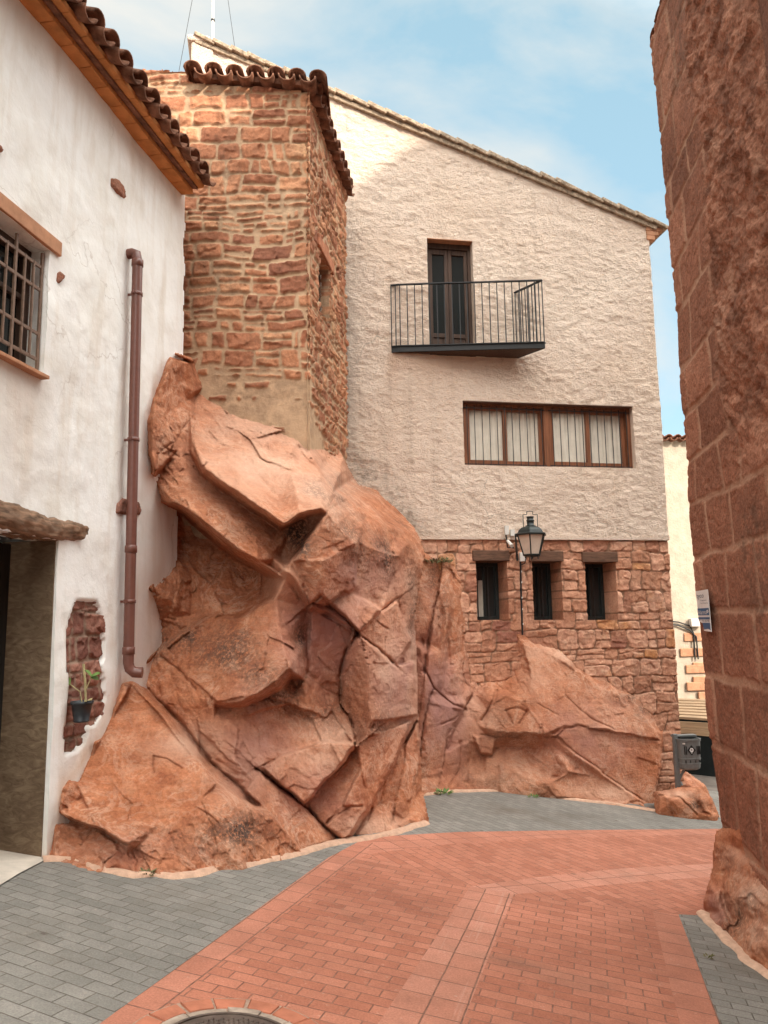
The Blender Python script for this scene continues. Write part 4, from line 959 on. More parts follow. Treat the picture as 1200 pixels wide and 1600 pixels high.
for i, s in enumerate(slits):
    sw = bpy.data.objects.new('slit_window', None); COL.objects.link(sw); sw.parent = ph; sw.location = Vector(FB.P((s[0]+s[1])/2, s[2], -0.2))-ph.location
    lo = 0.06; lw_ = slits[i][0]
    m = MB(); m.pbox(FB, s[0]-0.05, s[1]+0.03, s[3]-0.004, s[3]+0.155, -0.49, 0.058); m.build('lintel', WOOD_LINTEL, sw, 0.006)
    m = MB()
    fr = 0.055
    for aa, bb, cc, dd in ((s[0], s[0]+fr, s[2], s[3]), (s[1]-fr-0.0, s[1], s[2], s[3]), (s[0]+fr, s[1]-fr, s[2], s[2]+fr), (s[0]+fr, s[1]-fr, s[3]-fr, s[3]), (s[0]+0.25, s[0]+0.29, s[2]+fr, s[3]-fr)): m.pbox(FB, aa, bb, cc, dd, -0.495, -0.44)
    m.build('frame', LAMP_METAL, sw, 0.003)
    m = MB(); m.pbox(FB, s[0]+0.02, s[1]-0.02, s[2]+0.02, s[3]-0.02, -0.505, -0.492); m.build('pane', GLASS, sw)
    m = MB(); m.pbox(FB, s[0]-0.05, s[1]+0.05, s[2]-0.05, s[3]+0.05, -0.75, -0.65); m.build('backing', DARK, sw)
    if i == 0:
        m = MB(); m.pbox(FB, s[0]+fr, s[0]+0.25, s[2]+fr, s[3]-0.28, -0.491, -0.484); m.build('curtain', CURTAIN, sw)
    m = MB()
    for f in (0.30, 0.72): m.bar(FB.P(s[0]+0.42*f, s[2]-0.01, -0.36), FB.P(s[0]+0.42*f, s[3], -0.36), 0.016)
    m.build('bars', IRON, sw)
# ------------------------------------------------------------------ roof mast with its guy wires
mb_ = FC.P(*ST(FC, 333, 100)); my = mb_[1]+0.6
m0 = at(333., 128., my); m1 = at(332., -170., my)
ma = thing('roof_mast', 'thin pale metal mast with guy wires behind the tower roof', 'antenna mast', m0)
m = MB(); m0b = m0-np.array([0, 0, 0.6]); m.tube([m0b, m0*0.55+m1*0.45], 0.026, 12); m.build('pole', PALE_PLASTIC, ma)
m = MB(); m.tube([m0*0.56+m1*0.44, m1], 0.019, 12); m.build('pole', PALE_PLASTIC, ma)
for f in (0.12, 0.31, 0.44):
    c = m0+(m1-m0)*f; m = MB(); m.tube([c, c+np.array([0, 0, .03])], 0.034, 12); m.build('clamp', IRON, ma)
for (u, v) in ((278, 120), (372, 110)):
    e = at(np.float64(u), np.float64(v), my-0.1); m = MB(); m.tube([m1, e], 0.0045, 5); m.build('guy_wire', IRON, ma)
# ------------------------------------------------------------------ street lamp on its bracket
lc = at(830., 848., 11.75-0.72+0.17*1.2)
la = thing('street_lamp', 'dark green six sided street lantern on a wall bracket above the slit windows', 'street lamp', lc)
sc_ = lc[1]/1200.0*1.02      # metres per pixel of the photograph at the lamp
yz = lambda v: (848-v)*sc_
def ringp(r, z, k, n=6, ph_=0.26): 
    t = ph_+2*math.pi*k/n; return lc+np.array([r*math.cos(t), r*math.sin(t), z])
rt_, rb_ = 22.5*sc_, 13.5*sc_
zt1, zb1 = yz(836), yz(867)
for k in range(6):
    m = MB(); m.add([ringp(rb_*0.97, zb1, k), ringp(rb_*0.97, zb1, k+1), ringp(rt_*0.97, zt1, k+1), ringp(rt_*0.97, zt1, k), ringp(rb_*0.93, zb1, k), ringp(rb_*0.93, zb1, k+1), ringp(rt_*0.93, zt1, k+1), ringp(rt_*0.93, zt1, k)], [(0, 1, 2, 3), (7, 6, 5, 4)]); m.build('glass_panel', FROST, la)
m = MB()
for k in range(6):
    m.bar(ringp(rb_, zb1, k), ringp(rt_, zt1, k), 0.016); m.bar(ringp(rb_, zb1, k), ringp(rb_, zb1, k+1), 0.02); m.bar(ringp(rt_, zt1, k), ringp(rt_, zt1, k+1), 0.022)
m.build('frame', LAMP_METAL, la)
m = MB(); m.lathe(lc, [(0.001, zb1-0.004), (rb_*0.92, zb1-0.004), (rb_*0.9, zb1-0.02), (0.02, zb1-0.03), (0.015, zb1-0.06), (0.001, zb1-0.065)], 6, ph=0.26, smooth=False)
for k in range(3): m.tube([ringp(rb_*0.8, zb1-0.01, 2*k), ringp(rb_*0.8, zb1-0.06, 2*k)], 0.008, 6)
m.build('base', LAMP_METAL, la)
m = MB(); m.lathe(lc, [(25.5*sc_, zt1-0.01), (26*sc_, zt1+0.012), (22.0*sc_, yz(833)), (20.0*sc_, yz(829)), (16*sc_, yz(825.5)), (11*sc_, yz(823.5)), (7*sc_, yz(822.5))], 6, ph=0.26, smooth=False); m.build('hood', LAMP_METAL, la)
m = MB(); m.lathe(lc, [(8.2*sc_, yz(823)), (8*sc_, yz(821.5)), (5.5*sc_, yz(821)), (5.5*sc_, yz(815)), (6.2*sc_, yz(814.5)), (6.2*sc_, yz(813)), (5.2*sc_, yz(812.5)), (5.2*sc_, yz(809)), (5.8*sc_, yz(808.5)), (5.8*sc_, yz(807.5)), (1.5*sc_, yz(807))], 12); m.build('chimney', LAMP_METAL, la)
m = MB()
for pts in ([(-11, 825), (-11, 804), (-5, 804), (-5, 799.5), (4, 799.5), (4, 804), (11, 804), (11, 825)],):
    P3 = [lc+np.array([a_*sc_, 0, yz(b_)]) for a_, b_ in pts]
    for p, q_ in zip(P3[:-1], P3[1:]): m.bar(p, q_, 0.008)
m.build('bail', LAMP_METAL, la)
# bracket from the wall
wa = FB.hit(806., 845., 0.04); wb = FB.hit(808., 866., 0.04); ar = lc+np.array([-rt_*1.05, 0.02, zt1-0.01])
m = MB(); m.tube([wa+np.array([0, 0, -.02]), wa*0.6+ar*0.4+np.array([0, 0, .05]), ar*0.8+wa*0.2+np.array([0, 0, .04]), ar, lc+np.array([0, 0, zt1+0.005])], 0.014, 8); m.tube([wb, wb*0.6+ar*0.4+np.array([0, 0, -.02]), ar+np.array([0, 0, -.01])], 0.010, 8)
m.bar(wa+np.array([0, 0, 0.05]), wb-np.array([0, 0, 0.1]), 0.03, 0.02); m.build('bracket', LAMP_METAL, la)
cj = FB.hit(813.5, 871., 0.06); m = MB(); 
m.pbox(FB, *(ST(FB, 809.5, 871)[0], ST(FB, 817.5, 871)[0]), ST(FB, 813, 878)[1], ST(FB, 813, 864)[1], 0.03, 0.095); m.build('junction_box', PALE_PLASTIC, la, 0.006)
m = MB(); m.tube([FB.hit(813., 878., 0.06), FB.hit(813.5, 884., 0.055), FB.hit(814., 920., 0.05), FB.hit(816.5, 992., 0.055)], 0.015, 10); m.build('cable_conduit', IRON, la)
for vv in (893, 910, 934, 952, 975):
    c = FB.hit(814.+(vv-893)*0.028, float(vv), 0.05); m = MB(); m.tube([c-np.array([0, 0, .012]), c+np.array([0, 0, .014])], 0.0175, 10); m.build('conduit_clip', PALE_PLASTIC, la)
m = MB(); m.tube([FB.hit(816., 868., 0.06), FB.hit(822., 872., 0.10), FB.hit(820., 880., 0.08), FB.hit(815., 882., 0.06)], 0.009, 8); m.build('cable', IRON, la)
sn = thing('wall_sensor', 'small white spotlight and two boxes on the wall left of the lantern', 'sensor', FC.hit(797., 846., 0.05))
m = MB(); a = ST(FC, 787.5, 836); b = ST(FC, 793, 822); m.pbox(FC, a[0], b[0], a[1], b[1], 0.02, 0.06); m.build('box', PALE_PLASTIC, sn, 0.004)
m = MB(); a = ST(FC, 796, 838); b = ST(FC, 802, 828); m.pbox(FC, a[0], b[0], a[1], b[1], 0.02, 0.07); m.build('box', PALE_PLASTIC, sn, 0.004)
m = MB(); m.tube([FC.hit(793., 845., 0.10), FC.hit(800., 853., 0.24)], [0.022, 0.03], 12); m.build('spotlight', PALE_PLASTIC, sn)
m = MB(); m.tube([FC.hit(790.5, 836., 0.04), FC.hit(792., 846., 0.06), FC.hit(793., 855., 0.03), FC.hit(803., 856., 0.02)], 0.010, 8); m.build('bracket', IRON, sn)
# ------------------------------------------------------------------ old ashlar wall on the right
ch = thing('church_wall', 'massive old wall of weathered red sandstone blocks on the right', 'stone wall', cb)
ch_edge = lambda v: 1126-108*(1290-v)/1230.0
_, ch_top = ST(CH, 1018, 60)
rows_v = [1400, 1292, 1160, 1052, 957, 872, 790, 722, 652, 582, 494, 424, 350, 302, 214, 140, 81]
rows_t = np.array([-1.5]+[ST(CH, ch_edge(v), v)[1] for v in rows_v]+[ch_top+0.6])
rgc = np.random.RandomState(12)
ch_w = []
for r in range(len(rows_t)-1):
    w = [0.0+0.001]; first = True
    while w[-1] > -14:
        w.append(w[-1]-((0.22 if r % 2 else 0.52)*rgc.uniform(0.85, 1.2) if first else rgc.uniform(0.42, 0.85))); first = False
    ch_w.append(np.array(w[::-1]))
sR1 = ST(CH, 1112, 500)[0]; sR2 = ST(CH, 1140, 720)[0]
tR = ST(CH, 1068, 740)[1]
chc = {}
def ch_all(S, T):
    if S.shape in chc: return chc[S.shape]
    p = p2(S, T, 5.0)
    Sw = S+0.035*fbm(p*2.2, 3, 91); Tw = T+0.035*fbm(p*1.8+3, 3, 92)
    ri = np.clip(np.searchsorted(rows_t, Tw)-1, 0, len(rows_t)-2)
    dz = np.minimum(Tw-rows_t[ri], rows_t[ri+1]-Tw); dx = np.full(S.shape, 9.0); rnd = np.zeros(S.shape)
    for r in range(len(rows_t)-1):
        mm = ri == r
        if not mm.any(): continue
        w = ch_w[r]; c = np.clip(np.searchsorted(w, Sw[mm])-1, 0, len(w)-2)
        dx[mm] = np.minimum(Sw[mm]-w[c], np.where(c+1 == len(w)-1, 9.0, w[c+1]-Sw[mm])); rnd[mm] = _h(c, 0*c+r, 0*c, 3)
    d = np.minimum(dx, dz) + 0.012*fbm(p*10, 3, 93)
    g_ = 0.008+0.022*np.clip(0.5+0.9*fbm(p*1.6, 3, 94), 0, 1.2)
    ins = sstep(g_, g_+0.022, d)
    rough = sstep(0.0, 0.16, (sR1+0.30*fbm(p*1.1, 3, 95))-S-0.0) * sstep(tR-0.55, tR+0.25, T+0.35*fbm(p*1.3, 3, 96)-0.55*np.clip(sR1-S, 0, 1.5)*0)
    H = ins*(0.008+0.009*rnd+0.006*fbm(p*8, 4, 97)+0.016*np.minimum(0, fbm(p*26, 3, 98)+0.12)) + (1-ins)*(0.004*fbm(p*20, 3, 99))
    q = np.stack([S*2.6+T*1.2, T*4.2-S*1.5, 0*S], -1)
    Hr = 0.045*fbm(p*2.1, 4, 101) + 0.020*facets(q*1.4, 102) + 0.034*fbm(q*3.6, 5, 103, 0.62) + 0.016*np.minimum(0, fbm(p*26, 3, 104)+0.1)
    H = H*(1-rough)+Hr*rough + 0.035*fbm(p*0.8, 2, 105)
    n = fbm(p*1.2, 4, 106)
    tint = np.clip(0.25+0.5*rnd+0.35*n, 0, 1)*(1-rough)+rough*np.clip(0.45+0.7*fbm(q*1.8, 4, 107), 0, 1)
    mor = (1-ins)*np.clip(0.7+0.8*fbm(p*2.4, 3, 108), 0.1, 1)*(1-rough) + rough*0.30*sstep(0.15, 0.5, fbm(p*1.5+9, 4, 109))
    bands = sstep(0.15, 0.55, fbm(np.stack([S*1.3, T*0.9, 0*S+2], -1), 3, 110))
    st = np.clip(0.10+0.55*bands+0.5*sstep(ch_top-5.9, ch_top-7.0, T)*np.clip(n+0.55, 0, 1), 0, 0.8)
    chc[S.shape] = (H, tint, mor, st); return chc[S.shape]
def ch_a(S, T):
    H, a_, b_, c_ = ch_all(S, T); return np.stack([a_, np.clip(b_, 0, 1), c_], -1)
relief('wall', CH, -2.6, 0.0, -0.9, ch_top, 0.0115, lambda S, T: ch_all(S, T)[0], ASHLAR, ch, (), lambda s, t: t < ch_top-0.05+0.04*fbm(p2(s*4, 0*s, 1.), 3, 3), ch_a, skirt=0.45)
def ch_core(mb, s0, s1, t0, t1, n0, n1):
    c = [CH.P(s, 0, n)+np.array([0, 0, 0])+CH.T*t for t in (t0, t1) for s, n in ((s0, n1), (s1, n1), (s1, n0), (s0, n0))]; return mb.hexa(c)
m = MB(); ch_core(m, -15, -2.62, -2.0, ch_top, -7.5, 0.01); ch_core(m, -2.62, -0.04, -2.0, ch_top-0.08, -7.5, -0.06); m.build('wall_core', ASHLAR, ch)
prof_ = [(-3.0, 11.5), (3.2, 11.7), (3.7, 12.2), (4.6, 12.55), (5.6, 12.85), (7.6, 13.9), (8.6, 14.55), (11, 14.7), (14.2, 12.6), (16.6, 12.0)]   # unseen block added as sun occluder: top outline shaped to shade the street
hx_, hy_ = math.sin(SUN_AZ), math.cos(SUN_AZ); D0, D1 = 5.0, 8.5
V = [(w*(-hy_)+d*hx_, w*hx_+d*hy_, z) for d in (D0, D1) for w, z in [(p[0], p[1]+D0*math.tan(SUN_EL)) for p in prof_]+[(16.6, -2.5), (-3.0, -2.5)]]
k = len(prof_)+2
m = MB(); m.add(V, [tuple(range(k)), tuple(range(2*k-1, k-1, -1))]+[(i, i+k, (i+1) % k+k, (i+1) % k) for i in range(k)]); m.build('sun_occluder', ASHLAR, ch)
# sign plate at the corner of the wall
sgx = [ST(CH, u, v, 0.03) for u, v in ((1091, 923), (1109, 921), (1112.5, 988), (1095, 985))]
a0, a1 = sgx[0][0], sgx[1][0]; b0, b1 = (sgx[2][1]+sgx[3][1])/2, (sgx[0][1]+sgx[1][1])/2
a0 = min(a0, a1, sgx[3][0]); 
sA = ST(CH, 1091.5, 950, 0.04)[0]; sB = ST(CH, 1110.5, 950, 0.04)[0]; sA, sB = max(sA, sB), min(sA, sB)
sg = thing('alarm_sign', 'narrow white and blue alarm company sign with a broken lower edge on the right wall', 'sign', CH.P((sA+sB)/2, b0, 0.05))
hgt = b1-b0; wid = sA-sB
def sgP(x, y, n=0.0): return CH.P(sA-x*wid, b1-y*hgt, 0.052+n)     # x from the far (left) edge, y downwards
def splate(poly, n0, n1, name, mat_):
    k = len(poly); V = [sgP(x, y, n) for n in (n1, n0) for x, y in poly]
    m = MB(); m.add(V, [tuple(range(k)), tuple(range(2*k-1, k-1, -1))]+[(i, i+k, (i+1) % k+k, (i+1) % k) for i in range(k)]); return m.build(name, mat_, sg)
splate([(0, 0.01), (1, 0), (1, 1), (0.42, 0.985), (0.36, 0.80), (0.05, 0.76)], -0.004, 0.0, 'plate', SIGN_WHITE)
splate([(0.03, 0.44), (0.97, 0.44), (0.97, 0.61), (0.03, 0.61)], 0.0008, 0.0016, 'blue_band', SIGN_BLUE)
splate([(0.03, 0.655), (0.97, 0.655), (0.97, 0.71), (0.03, 0.71)], 0.0008, 0.0016, 'blue_band', SIGN_BLUE)
splate([(0.36, 0.79), (0.97, 0.79), (0.97, 0.96), (0.78, 0.93), (0.44, 0.955)], 0.0008, 0.0016, 'blue_band', SIGN_BLUE)
def text(txt, x, y, w, h, mat_, name='lettering'):
    cu = bpy.data.curves.new('lettering', 'FONT'); cu.body = txt; cu.size = 1.0; cu.fill_mode = 'FRONT'
    o = bpy.data.objects.new('tmp', cu); COL.objects.link(o); bpy.context.view_layer.update()
    me = bpy.data.meshes.new_from_object(o.evaluated_get(bpy.context.evaluated_depsgraph_get())); bpy.data.objects.remove(o); me.name = 'lettering'
    vs = np.array([v.co[:] for v in me.vertices]); lo = vs.min(0); sz = vs.max(0)-lo
    for v in me.vertices:
        q_ = (np.array(v.co)-lo)/np.maximum(sz, 1e-6); v.co = sgP(x+q_[0]*w, y-q_[1]*h, 0.0026)
    return link(name, me, mat_, sg)
text('tyco', 0.07, 0.225, 0.58, 0.13, SIGN_INK); text('Integrated', 0.36, 0.275, 0.48, 0.045, SIGN_INK); text('Fire & Security', 0.36, 0.345, 0.60, 0.045, SIGN_INK)
text('Alarma', 0.07, 0.585, 0.72, 0.10, SIGN_WHITE); text('902 400 400', 0.36, 0.765, 0.58, 0.045, SIGN_INK)
m = MB()
for k in range(5):
    t = 2*math.pi*k/5; c = (0.86+0.055*math.cos(t), 0.52+0.025*math.sin(t)); m.add([sgP(c[0]+0.035*math.cos(s), c[1]+0.016*math.sin(s), 0.0026) for s in np.linspace(0, 2*math.pi, 9)[:-1]], [tuple(range(8))])
m.build('emblem', SIGN_WHITE, sg)
# ------------------------------------------------------------------ rocks
def interp(pts, lines, U, V):
    P = [Vector((p[0], p[1])) for p in pts]; D = [p[2] for p in pts]; E = []
    for ln in lines:
        for i, p in enumerate(ln):
            P.append(Vector((p[0], p[1]))); D.append(p[2])
            if i: E.append((len(P)-2, len(P)-1))
    vo, eo, fo, ov, oe, of = delaunay_2d_cdt(P, E, [], 0, 0.01)
    dep = np.array([np.mean([D[j] for j in ov[i]]) if ov[i] else np.nan for i in range(len(vo))]); X = np.array([[v[0], v[1]] for v in vo])
    bad = np.isnan(dep)
    for i in np.where(bad)[0]:
        dd = ((X-X[i])**2).sum(1); dd[bad] = 1e12; j = np.argsort(dd)[:3]; w = 1/(dd[j]+1e-3); dep[i] = (dep[j]*w).sum()/w.sum()
    R = np.full(U.shape, np.nan)
    for f in fo:
        a, b, c = X[f[0]], X[f[1]], X[f[2]]
        den = (b[1]-c[1])*(a[0]-c[0])+(c[0]-b[0])*(a[1]-c[1])
        if abs(den) < 1e-9: continue
        mnx, mxx = min(a[0], b[0], c[0])-8, max(a[0], b[0], c[0])+8; mny, mxy = min(a[1], b[1], c[1])-8, max(a[1], b[1], c[1])+8
        u0 = U[0, 0]; v0 = V[0, 0]; st = U[0, 1]-U[0, 0]
        j0, j1 = max(0, int((mnx-u0)/st)), min(U.shape[1], int((mxx-u0)/st)+2); i0, i1 = max(0, int((mny-v0)/st)), min(U.shape[0], int((mxy-v0)/st)+2)
        if j1 <= j0 or i1 <= i0: continue
        uu = UW[i0:i1, j0:j1]; vv = VW[i0:i1, j0:j1]
        w0 = ((b[1]-c[1])*(uu-c[0])+(c[0]-b[0])*(vv-c[1]))/den; w1 = ((c[1]-a[1])*(uu-c[0])+(a[0]-c[0])*(vv-c[1]))/den; w2 = 1-w0-w1
        mk = (w0 >= -1e-6) & (w1 >= -1e-6) & (w2 >= -1e-6)
        R[i0:i1, j0:j1][mk] = (w0*dep[f[0]]+w1*dep[f[1]]+w2*dep[f[2]])[mk]
    nanm = np.isnan(R)
    if nanm.any():
        I = np.argwhere(nanm); acc = np.zeros(len(I)); wa_ = np.zeros(len(I))
        uu = UW[nanm]; vv = VW[nanm]
        for k in range(len(X)):
            w = 1/((uu-X[k, 0])**2+(vv-X[k, 1])**2+1)**2; acc += w*dep[k]; wa_ += w
        R[nanm] = acc/wa_
    return R
def inside(poly, U, V):
    ins = np.zeros(U.shape, bool); P = np.array(poly, float)
    for i in range(len(P)):
        p, q_ = P[i], P[(i+1) % len(P)]
        if p[1] == q_[1]: continue
        cr = ((p[1] > V) != (q_[1] > V)) & (U < (q_[0]-p[0])*(V-p[1])/(q_[1]-p[1])+p[0]); ins ^= cr
    return ins
def polydist(pl, U, V):
    d = np.full(U.shape, 1e9)
    P = np.array(pl, float)
    for p, q_ in zip(P[:-1], P[1:]):
        ab = q_-p; t = np.clip(((U-p[0])*ab[0]+(V-p[1])*ab[1])/(ab@ab), 0, 1); d = np.minimum(d, np.hypot(U-p[0]-t*ab[0], V-p[1]-t*ab[1]))
    return d
def blur(D, n=1):
    for _ in range(n):
        E = np.pad(D, 1, mode='edge'); D = (E[:-2, 1:-1]+E[2:, 1:-1]+E[1:-1, :-2]+E[1:-1, 2:]+4*D)/8
    return D
def rock(name, mat_, parent, pts, lines, outline, cracks, blobs, step=2.0, amp=1.0, warp=1.0, seed=1, sm=2, back=1.2, strata=(0.7, -0.7), plates=()):
    global UW, VW
    O = np.array(outline, float); u0, v0 = O.min(0)-6; u1, v1 = O.max(0)+6
    U, V = np.meshgrid(np.arange(u0, u1, step), np.arange(v0, v1, step))
    q = p2(U/26.0, V/26.0, seed*1.3); UW = U+warp*(5*fbm(q, 3, seed)+2.0*fbm(q*4, 2, seed+1)); VW = V+warp*(5*fbm(q+11, 3, seed+2)+2.0*fbm(q*4+7, 2, seed+3))
    D = blur(interp(pts, lines, U, V), sm); PM = np.zeros(U.shape)
    for poly, ctl in plates:            # flat slabs with sharp borders
        k_ = inside(poly, UW, VW); C_ = np.array(ctl, float); X_ = np.stack([C_[:, 0], C_[:, 1], np.ones(len(C_))], 1)
        co = np.linalg.lstsq(X_, 1.0/C_[:, 2], rcond=None)[0]; pd_ = 1.0/(co[0]*UW+co[1]*VW+co[2])
        D = np.where(k_, pd_, D); PM = np.where(k_, 1.0, PM)
    if len(plates): D = blur(D, 1); PM = blur(PM, 3)
    P = at(U, V, D)
    mpp = D/1200.0
    # broad chips, bedding ridges and grain, all in metres
    a, b = strata
    s_al = (U*a+V*(-b))*mpp; s_ac = (U*(b)+V*(a))*mpp
    rough = np.clip(0.55+0.8*fbm(P*0.9, 3, seed+40), 0.15, 1.3)*(1-0.55*PM)
    bed = np.stack([s_al*1.0, s_ac*1.9, P[..., 1]*1.2], -1) + 0.25*fbm(P*1.4, 3, seed+41)[..., None]
    D = D - amp*(0.095*facets(bed*1.5, seed+5)*rough + 0.034*facets(bed*4.0+3.1, seed+6)*rough + 0.018*facets(bed*11.0, seed+11)*rough + 0.016*fbm(P*3.1, 4, seed+7) + 0.012*fbm(P*15, 4, seed+8)*rough
        + 0.010*fbm(np.stack([s_al*1.5, s_ac*15, 0*U], -1), 4, seed+9))
    for ck_ in cracks:
        ln, w, dp_ = ck_[:3]; dd = polydist(ln, UW, VW)
        if len(ck_) > 3:      # one lip of the crack stands proud of the other
            bd_ = np.full(U.shape, 1e9); sg_ = np.zeros(U.shape); L_ = np.array(ln, float)
            for p_, q_ in zip(L_[:-1], L_[1:]):
                ab = q_-p_; t_ = np.clip(((UW-p_[0])*ab[0]+(VW-p_[1])*ab[1])/(ab@ab), 0, 1); d_ = np.hypot(UW-p_[0]-t_*ab[0], VW-p_[1]-t_*ab[1])
                m_ = d_ < bd_; sg_ = np.where(m_, np.sign(ab[0]*(VW-p_[1])-ab[1]*(UW-p_[0])), sg_); bd_ = np.minimum(bd_, d_)
            D = D - ck_[3]*0.5*sg_*np.exp(-(bd_/34.0)**1.5)*(1-0.8*PM)
        ww_ = 0.78*w*(0.7+0.6*(0.5+0.5*vnoise(p2(U/30., V/30., seed), seed+14)))
        D = D + dp_*np.exp(-(dd/ww_)**2)
    A = np.zeros(U.shape+(3,))
    for (bu, bv, ru, rv, s_, c_) in blobs:
        A[..., c_] = np.maximum(A[..., c_], s_*np.exp(-(((UW-bu)/ru)**2+((VW-bv)/rv)**2)))
    nn = fbm(P*2.4, 4, seed+20); A[..., 1:] *= 1.25
    A[..., 0] = np.clip(A[..., 0]*(0.85+0.9*nn)+0.30*np.clip(nn+0.05, 0, 1), 0, 1); A[..., 1] = np.clip(A[..., 1]*(0.9+0.8*nn), 0, 1); A[..., 2] = np.clip(A[..., 2]*(0.9+1.0*fbm(P*3, 3, seed+22)), 0, 1)
    # weather pits inside the blackened patches
    pit = sstep(0.28, 0.55, fbm(P*22, 2, seed+24))*A[..., 0]
    D = D + 0.028*pit
    P = at(U, V, D); k = inside(outline, UW*0.35+U*0.65, VW*0.35+V*0.65)
    idx = np.arange(U.size).reshape(U.shape); qd = np.stack([idx[:-1, :-1], idx[1:, :-1], idx[1:, 1:], idx[:-1, 1:]], -1)
    kk = (k[:-1, :-1] & k[1:, 1:] & k[1:, :-1] & k[:-1, 1:]); F = qd[kk].reshape(-1, 4)
    # close the back: extrude the open border away from the street
    E = np.concatenate([F[:, [0, 1]], F[:, [1, 2]], F[:, [2, 3]], F[:, [3, 0]]]); key = np.sort(E, 1); kid = key[:, 0].astype(np.int64)*U.size+key[:, 1]
    _, inv, cnt = np.unique(kid, return_inverse=True, return_counts=True); bE = E[cnt[inv] == 1]
    Vp = P.reshape(-1, 3); bv_ = np.unique(bE); mp_ = {int(v): i for i, v in enumerate(bv_)}
    dirv = Vp[bv_]-CAM; dirv = dirv/np.linalg.norm(dirv, axis=1)[:, None]; rows = []; Fb = []; off = len(Vp)
    for lv, dist in enumerate((0.12, back)): rows.append(Vp[bv_]+dirv*dist + np.array([0, 0, -0.03*lv]))
    loc = np.array([[mp_[int(a_)], mp_[int(b_)]] for a_, b_ in bE])
    Fb.append(np.stack([bE[:, 1], bE[:, 0], off+loc[:, 0], off+loc[:, 1]], -1)); n_ = len(bv_)
    Fb.append(np.stack([off+loc[:, 1], off+loc[:, 0], off+n_+loc[:, 0], off+n_+loc[:, 1]], -1))
    Av = A.reshape(-1, 3); Vall = np.concatenate([Vp]+rows); Aall = np.concatenate([Av, Av[bv_], Av[bv_]]); Fall = np.concatenate([F]+Fb)
    used = np.unique(Fall); re_ = np.full(len(Vall), -1); re_[used] = np.arange(len(used))
    me = mesh_np(name, Vall[used], re_[Fall], True, {'tint': Aall[used]})
    return link(name, me, mat_, parent)
def lwd(u, v, o=0.05): return (u, v, float(LW.hit(np.float64(u), np.float64(v))[1])+o)
def gd(u, v, o=0.0): return (u, v, float(gnd(np.float64(u), np.float64(v))[1])+o)
def fbd(u, v, o=0.05): return (u, v, float(FB.hit(np.float64(u), np.float64(v))[1])+o)
def fcd(u, v, o=0.05): return (u, v, float(FC.hit(np.float64(u), np.float64(v))[1])+o)
def chd(u, v, o=0.05): return (u, v, float(CH.hit(np.float64(u), np.float64(v))[1])+o)
main = thing('rock_outcrop', 'huge cracked red sandstone outcrop that the stone tower and white house are built on', 'rock', gnd(420., 1350.))
T_ = 8.75
